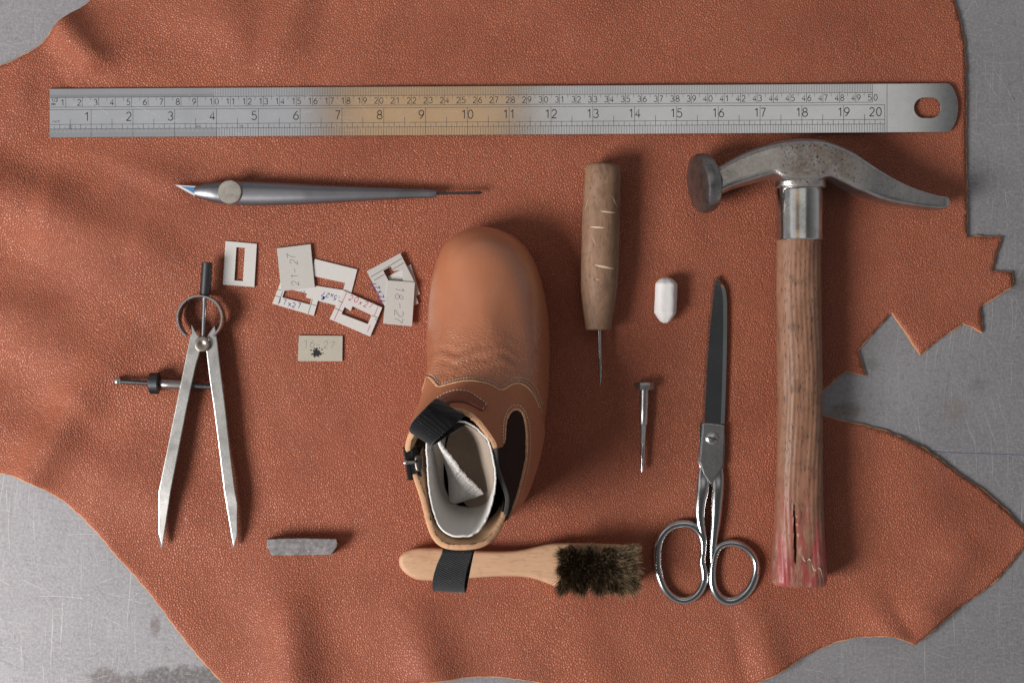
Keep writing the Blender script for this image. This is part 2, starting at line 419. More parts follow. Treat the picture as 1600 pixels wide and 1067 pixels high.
# ---------------------------------------------------------------- leather hide
RIDGES = [  # x0,y0,x1,y1,width,height mm at either end
 (-60, 285, 90, 325, 52, 8, 8), (90, 325, 230, 380, 50, 8, 4), (230, 380, 360, 440, 46, 4, 0), (-60, 470, 150, 540, 60, 3.0, 1),
 (150, 235, 275, 285, 24, .5, 3), (70, 0, 150, 105, 28, 7, 8), (150, 105, 215, 190, 28, 8, 1), (340, -40, 385, 120, 46, 3, 2), (480, -40, 425, 135, 36, 3, 4), (10, 50, 60, 150, 32, 3, 2),
 (50, 755, 130, 620, 32, 7, 5), (130, 620, 215, 500, 40, 5, 1), (430, 860, 455, 960, 44, 1, 5), (455, 960, 470, 1110, 40, 5, 8), (640, 930, 690, 1090, 40, 1, 7), (900, 940, 945, 1110, 46, 1, 4), (1125, 960, 1150, 1110, 40, 1, 4),
 (1170, 925, 1205, 1060, 34, 2, 6), (1330, 900, 1395, 990, 30, 0, 4.5), (1520, 830, 1445, 950, 40, 2, 6), (1420, 740, 1490, 860, 44, 1, 3), (580, -40, 540, 110, 50, 2, 1), (900, -40, 930, 90, 60, 1.4, .8), (1250, -40, 1230, 90, 60, 1.4, .8),
]
def hide_h(px, py):
    px = np.asarray(px, float); py = np.asarray(py, float); h = np.zeros(px.shape)
    for x0, y0, x1, y1, w, a0, a1 in RIDGES:
        dx, dy = x1 - x0, y1 - y0; L2 = dx * dx + dy * dy
        t = np.clip(((px - x0) * dx + (py - y0) * dy) / L2, 0, 1)
        d = np.hypot(px - x0 - t * dx, py - y0 - t * dy)
        h = np.maximum(h, 1.3 * (a0 + (a1 - a0) * t) * np.exp(-(d / w) ** 2) + .35 * h)
    # long soft drape lines fanning out from the left
    q = py * .93 - px * .36
    wob = 22 * np.sin(px / 140 + 1) + 14 * np.sin(px / 63 + py / 210)
    left = np.exp(-np.maximum(px, 0) ** 2 / 430 ** 2)
    h += left * (1.5 * np.sin((q + wob) / 24.0) + .25 * np.sin((q - wob * 1.4) / 10.5 + 1) + 1.5)
    low = np.exp(-np.maximum(1067 - py, 0) ** 2 / 120 ** 2)
    h += low * (.8 * np.sin((px + 18 * np.sin(py / 45)) / 31.0) + .8)
    h += .35 * np.sin(px / 61 + 1.3 * np.sin(py / 90)) * np.sin(py / 73 + .7) + .35
    # flat where the tools lie
    flat = np.exp(-np.maximum(0, np.abs(px - 830) - 400) ** 2 / 150 ** 2) * np.exp(-np.maximum(0, np.abs(py - 550) - 320) ** 2 / 60 ** 2)
    h *= 1 - .55 * flat
    rul = np.exp(-np.maximum(0, np.abs(py - 173) - 36) ** 2 / 38 ** 2) / (1 + np.exp(-(px - 50) / 9.0)); h = h * (1 - rul) + np.minimum(h, 1.6) * rul
    return np.maximum(h, 0) / 1000
HT = .0018
def hz(px, py): return float(hide_h(np.array([px]), np.array([py]))[0]) + HT + .0002

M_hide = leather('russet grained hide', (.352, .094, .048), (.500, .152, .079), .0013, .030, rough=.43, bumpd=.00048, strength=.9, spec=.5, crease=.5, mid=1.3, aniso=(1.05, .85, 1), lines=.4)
M_hideedge = plain('raw hide edge', (.52, .27, .14), .85, sc=900, bump=.6, bd=.0002)
def build_hide():
    poly = polyres(HIDE, 7)
    # a little unevenness along the cut
    d = np.gradient(poly, axis=0); nn = np.stack([-d[:, 1], d[:, 0]], 1); nn /= np.linalg.norm(nn, axis=1)[:, None]
    poly = poly + nn * rng.normal(0, .45, (len(poly), 1))
    gx, gy = np.meshgrid(np.arange(-66, 1606, 6.0), np.arange(-58, 1118, 6.0)); gx = gx.ravel() + rng.uniform(-.4, .4, gx.size); gy = gy.ravel() + rng.uniform(-.4, .4, gy.size)
    m = inside(poly, gx, gy)
    # keep away from the border
    seg = poly; keep = m.copy()
    for i in range(0, len(seg)):
        near = np.abs(gx - seg[i, 0]) + np.abs(gy - seg[i, 1]) < 5.0
        keep &= ~near
    pts = np.vstack([poly, np.stack([gx[keep], gy[keep]], 1)]); nb = len(poly)
    res = delaunay_2d_cdt([Vector((a, -b)) for a, b in pts], [], [list(range(nb))], 1, 1e-5)
    vv, ff = res[0], res[2]
    px = np.array([q.x for q in vv]); py = np.array([-q.y for q in vv])
    hh = hide_h(px, py) + HT + .0002
    # near the outer edge the skin settles or curls by a hair
    V = np.stack([(px - 800) / S, (533.5 - py) / S, hh], 1)
    o = mk('leather_hide', V, ff, [M_hide, M_hideedge], recalc=True)
    s = o.modifiers.new('thickness', 'SOLIDIFY'); s.thickness = HT; s.offset = -1; s.material_offset_rim = 1; s.use_rim = True
    # make sure the grain side faces up
    if o.data.polygons[0].normal.z < 0:
        o.data.flip_normals()
    # paler fibrous cut edge
    ph = hide_h(poly[:, 0], poly[:, 1]) + .0002
    pe = np.stack([(poly[:, 0] - 800) / S, (533.5 - poly[:, 1]) / S, ph + HT * .42], 1)
    rr = .00075 * (1 + .35 * np.clip(rng.normal(0, 1, len(pe)), -1.5, 1.5))
    v_, f_ = tube(pe, rr, .00062, 7, 2.0, False, closed=True); mk('cut_edge', v_, f_, M_hideedge, o)
    tag(o, 'large rust-brown grained leather hide with a ragged cut edge, spread over the metal bench', 'leather')
build_hide()

# ---------------------------------------------------------------- steel ruler
M_steel = metal('ruler steel', (.62, .62, .625), .13, grain=(30, 2500, 1), rvar=.06, bump=.03, scale=25, col2=(.54, .54, .55))
M_ink = plain('engraved black', (.022, .022, .025), .6)
M_inkg = plain('engraved fine lines', (.07, .07, .075), .5)
RZ0, RZ1 = .0042, .0052
def R(u, v): return (77 + u, 139 + v - .0061 * u)
def ruler():
    t = thing('steel_ruler', 'long steel ruler with centimetre and inch scales and a hanging slot', 'ruler', P(787, 173, RZ0))
    W = 76.5
    end = [R(1406, 0)] + [R(1406 + 14.5 * math.cos(a), W / 2 - (W / 2) * math.sin(a)) for a in np.linspace(math.pi / 2 - .02, -math.pi / 2 + .02, 26)]
    end = [R(1403, 0)] + [R(1405 + 15 * (1 - ((v - W / 2) / (W / 2)) ** 2) ** .75, v) for v in np.linspace(2, W - 2, 25)] + [R(1403, W)]
    outer = [R(0, 0)] + end + [R(0, W)]
    slot = []
    for a in np.linspace(0, 2 * math.pi, 40, endpoint=False):
        c, s = math.cos(a), math.sin(a)
        slot.append(R(1372 + (5.5 if c > 0 else -5.5) + 15 * c, 38.3 + 15.8 * s))
    v, f = plate([polyres(outer, 30), slot], RZ0, RZ1, .00022, 2)
    mk('blade', v, f, M_steel, t, sharp=12)
    z = RZ1 + .00003
    to3 = lambda a, b: P(*R(a, b), z)
    cm = 25.72; inch = cm * 2.54
    long_ = []; fine = []
    for v_ in (14, 29, 33, 56, 63): long_.append([(0 if v_ not in (14, 29) else 1, v_), (1286 if v_ in (14, 29) else 1305.5, v_)])
    long_ += [[(1309, 0), (1309, W)], [(1286, 1), (1286, 29)], [(1305.5, 33), (1305.5, W - 1)]]
    for k in range(1, 51):
        long_.append([(k * cm, 14), (k * cm, 29)]); fine.append([((k - .5) * cm, 14), ((k - .5) * cm, 19.5)])
    for k in range(1, 21):
        if k < 20: long_.append([(k * inch, 33), (k * inch, W - .5)])
        long_.append([((k - .5) * inch, 47.5), ((k - .5) * inch, 63)])
        for q in (.25, .75): long_.append([((k - 1 + q) * inch, 56), ((k - 1 + q) * inch, 63)])
        for q in (.125, .375, .625, .875): fine.append([((k - 1 + q) * inch, 58.5), ((k - 1 + q) * inch, 63)])
    V, F = ribbon_strokes(long_, .75, to3); mk('scale_lines', V, F, M_inkg, t, smooth=False, recalc=False)
    mm = [[(k * cm / 10, .6), (k * cm / 10, 14)] for k in range(100, 500)]
    mm += [[(k * cm / 20, 9.5), (k * cm / 20, 14)] for k in range(1, 200)]
    hm = [[(k * cm / 20, .6), (k * cm / 20, 9.4)] for k in range(1, 200)]
    q16 = [[(k * inch / 16, 63), (k * inch / 16, W - .6)] for k in range(64, 320)]
    q32 = [[(k * inch / 32, 63), (k * inch / 32, 67.5)] for k in range(1, 128)]
    q64 = [[(k * inch / 64, 68), (k * inch / 64, W - .6)] for k in range(1, 256)]
    V, F = ribbon_strokes(mm + fine + q16 + q32, .55, to3); V2, F2 = ribbon_strokes(hm + q64, .30, to3)
    V, F = merge((V, F), (V2, F2))
    o = mk('graduations', V, F, M_inkg, t, smooth=False, recalc=False); o['kind'] = 'stuff'
    sc_ = []
    for _ in range(150):
        u0, v0 = rng.uniform(2, 1400), rng.uniform(2, 74); a_ = rng.normal(0, .35) if rng.random() < .8 else rng.uniform(0, 3.1); L_ = rng.exponential(14) + 3
        p_ = np.stack([u0 + np.linspace(0, L_, 6) * math.cos(a_), v0 + np.linspace(0, L_, 6) * math.sin(a_) + rng.normal(0, .6) * np.linspace(0, 1, 6) ** 2], 1)
        if p_[:, 1].min() > 1 and p_[:, 1].max() < 75 and not (1345 < u0 < 1402): sc_.append(p_)
    V, F = ribbon_strokes(sc_, .22, lambda a, b: P(*R(a, b), RZ1 + .00005))
    o = mk('scratches', V, F, plain('pale hairline scratch', (.72, .72, .72), .5, .8), t, smooth=False, recalc=False); o['kind'] = 'stuff'
    def num(txt, u, v, h, w, adv=.85, mat=M_ink):
        st, _ = text_strokes(txt, h, adv)
        V, F = ribbon_strokes([np.stack([q[:, 0] + u, v - q[:, 1]], 1) for q in st], w, to3)
        mk('numeral', V, F, mat, t, smooth=False, recalc=False)
    for k in range(1, 51):
        if k < 10: num(str(k), k * cm - 7.8, 26.3, 9.3, 1.15)
        else: num(str(k), k * cm - 6.9, 26.3, 9.3, 1.1, .92 if k < 50 else 1.0)
    for k in range(1, 21):
        if k < 10: num(str(k), k * inch - 10.5, 50.5, 13.2, 1.45)
        elif k < 20: num(str(k), k * inch - 9.3, 50.5, 13.2, 1.45, .78)
        else: num(str(k), 1305.5 - 24, 50.5, 13.2, 1.45, .82)
    num('1/2', 3.5, 20.5, 5.0, .8, .62); num('mm', 3.2, 26.0, 4.6, .7, .75)
    num('inch', 3.6, 53.0, 4.6, .6, .72, M_inkg)
    num('32', 29.5, 62.2, 4.6, .6, .75, M_inkg); num('64', 229.5, 62.2, 4.6, .6, .75, M_inkg); num('16', 296.5, 62.2, 4.2, .5, .7, M_inkg)
ruler()

# ---------------------------------------------------------------- cutting knife
M_gun = metal('matt grey steel', (.30, .30, .33), .42, rvar=.1, scale=30, bump=.15, dirt=(.12, .11, .11), dirt_amt=.25)
M_bright = metal('bright ground steel', (.66, .66, .66), .30, rvar=.14, scale=70, bump=.15)
M_worn = metal('worn pale steel', (.64, .63, .62), .36, rvar=.2, scale=90, dirt=(.24, .21, .19), dirt_amt=.55, bump=.25)
M_dark = metal('dark blued steel', (.12, .12, .13), .42, rvar=.15, scale=120, bump=.3)
M_chrome = metal('polished nickel', (.66, .66, .67), .19, rvar=.08, scale=50, bump=.04)
M_mirror = metal('mirror blade', (.56, .57, .58), .10, rvar=.08, scale=40, bump=.03, grain=(2500, 30, 1))
def knife():
    zb = hz(450, 300)
    t = thing('cutting_knife', 'slim grey metal cutting knife with an angled blade and a spike at its tail', 'knife', P(500, 302, zb))
    prof = [(305, 292.5, 307.5), (311, 289.5, 310), (325, 286, 314), (345, 284.2, 318.5), (365, 283.6, 320.6), (392, 283.8, 321.6), (430, 285.6, 321.4), (480, 288.4, 319.6), (540, 291.2, 316.2), (600, 293.4, 312.6), (650, 295.4, 310.4), (678, 296.8, 309.6), (682, 297.6, 308.8)]
    q = cr(prof, 70)
    rw = (q[:, 2] - q[:, 1]) / 2 / S; rz = np.clip(rw * .95, 0, .0058)
    zc = zb + .0066
    path = np.array([P(a, (b + c) / 2, zc) for a, b, c in q])
    v, f = tube(path, rw * .985, rz, 32, 2.3); mk('handle', v, f, M_gun, t)
    # clamp screw
    c = np.array(P(362, 302, zc)); n = 40; rings = []
    for r, z in ((18.8, -.004), (18.8, .0058), (18.2, .0066), (17.4, .0069), (.1, .0070)):
        rings.append(np.array([(c[0] + r / S * math.cos(a), c[1] + r / S * math.sin(a), zc + z) for a in np.linspace(0, 2 * math.pi, n, endpoint=False)]))
    v, f = loft(rings); s = mk('clamp_screw', v, f, metal('brushed screw head', (.50, .47, .43), .45, rvar=.2, scale=200, bump=.5, grain=(300, 3000, 1), dirt=(.2, .17, .14), dirt_amt=.5), t, sharp=30)
    # blade
    z0, z1 = zc - .0004, zc + .0004
    v, f = plate([[(272.5, 289), (290, 290.2), (312, 291.5), (313, 308), (306, 307.3), (296, 302)]], z0, z1, .0001, 1); b = mk('blade', v, f, plain('white ground edge', (.78, .79, .80), .3, .35), t, smooth=False)
    v, f = plate([[(283, 291.3), (308.5, 293.0), (310.5, 303.0), (306, 303.8)]], z1, z1 + .00006, 0); mk('coating', v, f, plain('blue blade coating', (.07, .22, .42), .4), b, smooth=False)
    sp = np.array([P(a, 302.6 - (a - 682) * .02, zc - .001 * (a - 682) / 70) for a in (680, 690, 720, 745, 750, 753.8)])
    v, f = tube(sp, np.array([2.5, 2.2, 2.0, 2.3, 2.1, .6]) / S, None, 12); mk('spike', v, f, M_dark, t)
knife()

# ---------------------------------------------------------------- dividers
def dividers():
    zb = hz(310, 640)
    t = thing('dividers', 'steel spring dividers with two flat pointed legs, ring spring and dark knurled grip', 'dividers', P(310, 650, zb))
    z0, z1 = zb + .0035, zb + .0098
    zm = (z0 + z1) / 2
    L = [(299, 507), (305, 517), (312, 528), (314, 545), (306, 572), (292, 638), (279, 706), (267, 768), (254, 842), (250.5, 856), (248.5, 848), (245.5, 834), (246.5, 800), (247.5, 768), (260.5, 704), (274, 638), (288, 570), (296.5, 527), (299.5, 520)]
    Rr = [(335.5, 508), (338, 522), (340, 535), (345, 580), (352.5, 638), (360, 708), (368, 770), (371, 787), (370.3, 812), (369.5, 836), (363.5, 856), (361.5, 850), (356, 812), (350, 768), (342, 702), (334, 638), (327, 590), (322, 548), (321, 530), (328, 518)]
    for leg in (L, Rr):
        v, f = plate([polyres(leg, 20)], z0, z1, .0006, 2)
        # ground taper of the tip : lower the upper face toward the point, tilted to the side
        for i in range(len(v)):
            px, py = unP(v[i])
            if py > 768:
                k = (py - 768) / 88.0
                if v[i][2] > zm: v[i][2] -= (z1 - z0 - .0012) * k * .85
        mk('leg', v, f, M_worn, t, sharp=14)
    # pivot
    c = np.array(P(317.3, 537.5, z1)); rings = []
    for r, z in ((12.2, -.002), (12.2, .0016), (11, .0023), (6.0, .0026), (4.2, .0023), (.1, .0020)):
        rings.append(np.array([(c[0] + r / S * math.cos(a), c[1] + r / S * math.sin(a), z1 + z) for a in np.linspace(0, 2 * math.pi, 36, endpoint=False)]))
    v, f = loft(rings); mk('pivot_screw', v, f, metal('brownish worn steel', (.36, .31, .28), .35, rvar=.2, scale=150, bump=.3, dirt=(.14, .11, .09), dirt_amt=.6), t)
    # ring spring: tall flat band, open at the bottom
    an = np.radians(np.linspace(-52, 232, 80)); rings = []
    for a in an:
        pr = []
        for r, z in ((36.3, zb + .002), (36.3, zb + .0117), (35.5, zb + .0121), (33.3, zb + .0121), (32.6, zb + .0117), (32.6, zb + .002)):
            x, y, _ = P(316, 497.5, 0); pr.append((x + r / S * math.cos(a), y + r / S * math.sin(a), z))
        rings.append(np.array(pr))
    rings = [q * np.array([(H - .007) / H, (H - .007) / H, 1]) for q in rings]
    v, f = loft(rings); mk('spring', v, f, M_bright, t)
    zr = zm + .001
    v, f = tube([P(317.5, 530, zr), P(318.5, 500, zr), P(320, 462, zr), P(320.2, 458, zr)], 3.3 / S, None, 14); mk('rod', v, f, M_gun, t)
    # knurled grip
    n = 28; rings = []
    for i, s in enumerate(np.linspace(0, 1, 60)):
        py = 462 - 52 * s; px = 320.4 + 3.4 * s; c = np.array(P(px, py, zr)); r = 8.0 * (1 - .22 * (s < .02) - .2 * (s > .985))
        row = []
        for j in range(n):
            a = 2 * math.pi * j / n; k = r + (.45 if (i + j) % 2 else -.45) * (0.03 < s < .97)
            row.append((c[0] + k / S * math.cos(a), c[1], c[2] + k / S * math.sin(a)))
        rings.append(np.array(row))
    v, f = loft(rings); mk('grip', v, f, M_dark, t, sharp=20)
    # adjusting screw
    yy = lambda x: 595.6 + (x - 184) * .058
    zs = zm - .0005
    pts = []; rad = []
    for x in np.arange(189, 346, 1.0):
        pts.append(P(x, yy(x), zs)); rad.append((4.2 if x > 295 else 3.7) + (.5 if (x > 285 and int(x) % 2) else 0))
    v, f = tube(pts, np.array(rad) / S, None, 14); mk('adjusting_screw', v, f, M_dark, t)
    c = P(184, 595.6, zs); u = np.linspace(-math.pi / 2, math.pi / 2, 14)
    v, f = tube([(c[0] + 6 / S * math.sin(a), c[1], c[2]) for a in u], np.maximum(.02, np.cos(u)) * 6.2 / S, None, 20); mk('ball_end', v, f, M_bright, t)
    rings = []
    n = 56
    for i, (dx, r) in enumerate([(-8, 12.5), (-7, 15)] + [(d, 15.8) for d in np.linspace(-6.3, 6.3, 9)] + [(7, 15), (8, 12.5)]):
        c = np.array(P(241.3 + dx, yy(241) - .3, zs)); row = []
        for j in range(n):
            a = 2 * math.pi * j / n; k = r + (.55 if (i + j) % 2 else -.55)
            row.append((c[0], c[1] + k / S * math.cos(a), c[2] + k / S * math.sin(a)))
        rings.append(np.array(row))
    v, f = loft(rings); mk('knurled_nut', v, f, M_dark, t, sharp=15)
    v, f = tube([P(x, yy(x), zs) for x in (249, 251, 265, 281, 286)], np.array([6.2, 7.4, 7.4, 7.4, 7.0]) / S, None, 20); mk('sleeve', v, f, metal('worn sleeve steel', (.40, .38, .38), .33, rvar=.2, scale=150, dirt=(.13, .12, .12), dirt_amt=.6, bump=.3), t)
dividers()

# ---------------------------------------------------------------- pasteboard templates
M_card = plain('grey pasteboard', (.50, .485, .465), .9, sc=700, var=.10, bump=.4, bd=.00008, spec=.1)
M_card2 = plain('buff pasteboard', (.44, .41, .35), .9, sc=500, var=.12, bump=.4, bd=.00008, spec=.1)
M_cardl = plain('pale pasteboard', (.60, .58, .565), .9, sc=600, var=.06, bump=.3, bd=.00008, spec=.1)
M_blue = plain('blue ink', (.04, .035, .25), .7); M_red = plain('red ink', (.42, .04, .10), .7); M_black = plain('black ink', (.03, .03, .05), .7); M_pencil = plain('pencil', (.13, .13, .135), .6)
CT = .0009
def lerpq(q, a, b):
    p0, p1, p2, p3 = [np.array(c, float) for c in q]
    return (p0 * (1 - a) + p1 * a) * (1 - b) + (p3 * (1 - a) + p2 * a) * b
def card(label, quad, layer, hole=None, mat=M_card, marks=(), name='pasteboard_template'):
    """quad px corners TL,TR,BR,BL ; hole in card 0..1 coords ; marks: (material, width, strokes in px)"""
    c = np.mean(quad, 0); zb = max([hz(*c)] + [hz(*k_) for k_ in quad]) + .0001 + layer * (CT + .0001)
    loops = [polyres(quad, 12)]
    if hole is not None: loops.append(np.array([lerpq(quad, a, b) for a, b in hole]))
    v, f = plate(loops, 0, CT, .00012, 1); v = v.copy(); k = (H - zb) / H
    v[:, :2] *= k; v[:, 2] += zb
    o = bpy.data.objects.new(name, None); COL.objects.link(o); o.location = P(c[0], c[1], zb); o.empty_display_size = .01
    tag(o, label, 'cardboard template', 'pasteboard templates beside the boot')
    mk('card', v, f, mat, o, smooth=False)
    for mt, w, st in marks:
        V, F = ribbon_strokes(st, w, lambda a, b: P(a, b, zb + CT + .00003)); mk('handwriting', V, F, mt, o, smooth=False, recalc=False)
    return o
def hand(txt, x, y, h, ang, adv=.8, slant=.12, jit=.05):
    """x,y px start of baseline; ang degrees, text direction on the page (0 = rightwards, clockwise positive)"""
    st, _ = text_strokes(txt, h, adv, jit, slant); a = math.radians(ang); ca, sa = math.cos(a), math.sin(a)
    return [np.stack([x + q[:, 0] * ca + q[:, 1] * sa, y + q[:, 0] * sa - q[:, 1] * ca], 1) for q in st]
def seg(q, *ls): return [polyres([lerpq(q, *a), lerpq(q, *b)], 3, False) for a, b in ls]
q = [(352.5, 376.5), (401.5, 381), (397.5, 448.5), (348, 445)]
card('pale pasteboard frame with a narrow upright slot, beside the grip of the dividers', q, 0, [(.36, .12), (.63, .12), (.63, .88), (.36, .88)], M_cardl)
q = [(433, 447), (501, 451.5), (491, 494), (425.5, 474)]
q = [(440, 436), (502, 452), (490.5, 493.5), (425.5, 474.5)]
card('pasteboard frame with 17x27 in blue ink, half under the 21-27 card', q, 0, [(.17, .30), (.72, .28), (.72, .40), (.84, .40), (.84, .64), (.17, .66)], M_cardl,
     [(M_blue, 1.0, hand('17x27', 434.5, 473, 8.2, 16.5, .95, -.1)), (M_black, .8, seg(q, ((.13, .45), (.13, .98)), ((.86, .05), (.86, .98)), ((.0, .42), (.13, .42)), ((.0, .68), (.13, .68)), ((.86, .36), (1, .36)), ((.86, .62), (1, .62)))),
      (M_pencil, .7, hand('~3', 468, 458, 5, 15))])
q = [(492, 404.5), (558.5, 421), (543, 482), (478, 465)]
card('pale pasteboard frame with a blank top bar and 15x27 upside down in blue', q, 0, [(.04, .43), (.80, .40), (.80, .58), (.04, .66)], M_cardl,
     [(M_blue, 1.0, hand('15x27', 534, 464, 7.5, 196, .85)), (M_blue, 1.6, hand('x~', 508, 464, 6, 200, .2)), (M_pencil, .7, hand('~', 532, 462, 5, 190))])
q = [(536, 453.5), (597.5, 480.5), (578.5, 526), (515, 498.5)]
card('pasteboard frame with 20x27 in red ink and red lines', q, 1, [(.20, .46), (.36, .50), (.36, .34), (.84, .36), (.84, .66), (.20, .70)], M_cardl,
     [(M_red, 1.0, hand('20x27', 544, 468, 8.5, 22, .98)), (M_red, .85, seg(q, ((.10, .02), (.10, .98)), ((.90, .04), (.90, .34)), ((.90, .66), (.90, .90)))), (M_black, .9, seg(q, ((.0, .36), (.12, .36)), ((.0, .62), (.20, .62)), ((.84, .36), (1, .36)))), (M_blue, .8, hand('1"', 586.5, 497, 6, 110))])
q = [(432.5, 388), (485.5, 381.5), (492, 449), (439.5, 455)]
card('grey pasteboard card marked 21-27 in pencil, resting on the 17x27 frame', q, 1, None, M_card, [(M_pencil, .75, hand('21-27', 467, 446, 12, -95, .88, .2, .08))])
q = [(593, 437), (640, 422), (660, 470), (652, 485)]
q = [(606, 432), (642, 413), (656.5, 459.5), (620, 474)]
card('pasteboard frame lowest under the two 27 cards nearest the boot', q, 0, None, M_cardl)
q = [(624, 468), (648, 455), (654, 474), (630, 486)]
card('small pasteboard corner sticking out right of the 18-27 card', q, 1, None, M_card)
q = [(573, 424), (625.5, 395.5), (649, 443), (601, 478)]
card('pasteboard frame with blue x27 lettering, tilted half under the 18-27 card', q, 2, [(.40, .20), (.62, .20), (.62, .34), (.86, .46), (.72, .75), (.40, .60)], M_card,
     [(M_blue, 1.1, hand('22x27', 604, 472, 9, -117, .85)), (M_black, .8, seg(q, ((.06, .30), (.40, .30)), ((.40, .20), (.40, .42)), ((.56, .18), (.56, .40)), ((.02, .18), (.98, .16)), ((.62, .30), (.98, .30))))])
q = [(605.5, 438), (648.5, 441), (644, 510), (598.5, 505.5)]
card('grey pasteboard card marked 18-27 in pencil, on top beside the boot', q, 3, None, M_card, [(M_pencil, .75, hand('18-27', 619, 448, 13, 94, .92, .12, .07))])
q = [(467, 524), (535.5, 524.5), (535, 564.5), (465.5, 564)]
oc = card('small buff pasteboard card marked 16-27 with a black ink blot, alone below the others', q, 0, None, M_card2, [(M_pencil, .55, hand('16-27', 473, 543, 11, 2, .95, .1, .05))])
# ink blot
zb_ = oc.location.z + CT + .00004
pts = []
for a in np.linspace(0, 2 * math.pi, 60, endpoint=False):
    r = 6.6 + 1.2 * math.sin(3 * a + .6) + 1.0 * math.sin(7 * a) + .8 * math.sin(13 * a + 1) + rng.normal(0, .5); pts.append((494.5 + r * 1.05 * math.cos(a), 551.5 + r * .95 * math.sin(a)))
V = [P(494.5, 551.5, zb_)] + [P(a, b, zb_) for a, b in pts]; F = [(0, i + 1, (i + 1) % 60 + 1) for i in range(60)]
for (bx, by, r) in ((486, 547, 1.3), (491, 544.5, 1.1), (503, 546, 1.2), (505, 552, 1.0), (487, 554, .9), (499, 543.5, 1.0)):
    o0 = len(V); V += [P(bx, by, zb_)] + [P(bx + r * math.cos(a), by + r * math.sin(a), zb_) for a in np.linspace(0, 2 * math.pi, 12, endpoint=False)]
    F += [(o0, o0 + i + 1, o0 + (i + 1) % 12 + 1) for i in range(12)]
mk('ink_blot', V, F, plain('ink', (.012, .012, .014), .5), oc, smooth=False)

# ---------------------------------------------------------------- awl
def awl():
    zb = hz(938, 390); R0 = 28.5 / S; zc = zb + R0 * 1.0
    t = thing('awl', 'stitching awl with a worn brown wooden handle and a thin steel needle', 'awl', P(938, 390, zb))
    prof = [(256.5, 943.3, 18), (258, 943.2, 24.5), (262, 943, 26.8), (272, 942.5, 28.2), (300, 941, 28.8), (345, 939.3, 29.6), (390, 938, 29.6), (430, 936.8, 29.2), (452, 936, 28.4), (480, 935.4, 25.0), (505, 935, 21.5), (514, 935, 20.5), (515.5, 935, 19)]
    q = resample(cr(prof, 90), 90)
    path = np.array([P(b, a, zc) for a, b, c in q]); r = q[:, 2] / S * (1 - .0)
    k = (H - zc) / H
    v, f = tube(path, r * k, r * k, 48)
    v = v + rng.normal(0, .00002, v.shape)
    M = wood('worn awl wood', (.200, .108, .066), (.315, .190, .122), (.06, .036, .026), (1, .22, 1), .6, .6)
    hd = mk('handle', v, f, M, t, sharp=60)
    bv = BVHTree.FromPolygons([tuple(x) for x in v], f)
    ml = plain('fresh cut wood', (.62, .48, .33), .8, sc=800, var=.2)
    for (x0, y0, x1, y1, w) in ((938, 330, 962, 332.5, 1.5), (922, 354.5, 945, 356, 1.3), (929, 414, 960, 420, 2.0), (931, 436, 937, 438, .6), (919, 310, 914, 330, .35), (924, 368, 932, 384, .35), (956, 306, 965, 325, .4)):
        pts = []
        for s in np.linspace(0, 1, 14):
            d = (Vector(P(x0 + (x1 - x0) * s, y0 + (y1 - y0) * s)) - Vector((0, 0, H))).normalized()
            h = bv.ray_cast(Vector((0, 0, H)), d)
            if h[0]: pts.append(np.array(h[0]))
        if len(pts) > 4:
            rr = np.sin(np.linspace(.15, math.pi - .15, len(pts))) * w / S
            a, b = tube(pts, rr, rr * .35, 8); mk('cut_mark', a, b, ml, t)
    zn = zc - .0008
    pth = [P(936.5, 512, zn), P(936.8, 530, zn), P(937.3, 560, zn), P(937.8, 585, zn), P(938, 601, zn - .002)]
    v, f = tube(pth, np.array([3.0, 2.9, 2.7, 2.3, .5]) / S, np.array([3.0, 2.9, 2.7, 2.0, .5]) / S, 12); mk('needle', v, f, M_chrome, t)
awl()

# ---------------------------------------------------------------- chalk
def chalk():
    zb = hz(1040, 470); r = 16.8 / S; zc = zb + r * .92
    rad = np.array([.15, .45, .72, 1.0, 1.0, 1.0, .72, .42, .15]) * r
    yy_ = np.array([433.3, 434.8, 438, 443.5, 470, 489, 496, 502.5, 504.8]); ys = np.linspace(433.3, 504.8, 60); rs = np.interp(ys, yy_, rad)
    rs[1:-1] = .5 * rs[1:-1] + .25 * (rs[:-2] + rs[2:])
    v, f = tube([P(1041.5 - (y - 433) * .035, y, zc) for y in ys], rs, None, 40, 2.4)
    ang_ = np.arctan2(v[:, 2] - zc, v[:, 0] - P(1040, 470, zc)[0])
    v = v * 1.0; d_ = .00009 * np.sin(3 * ang_ + v[:, 1] * 260) + .00003 * np.sin(7 * ang_ - v[:, 1] * 700) + .00016 * np.cos(6 * ang_)
    v[:, 0] += d_ * np.cos(ang_) + rng.normal(0, .00003, len(v)); v[:, 2] += d_ * np.sin(ang_) + rng.normal(0, .00003, len(v))
    # many-sided, lightly worn
    o = mk('tailors_chalk', v, f, plain('white chalk', (.80, .775, .78), .95, sc=350, var=.05, bump=.6, bd=.0003, spec=.1), smooth=True, sharp=65)
    tag(o, 'short white chalk stick with blunt pointed ends, between the awl and the scissors', 'chalk')
chalk()

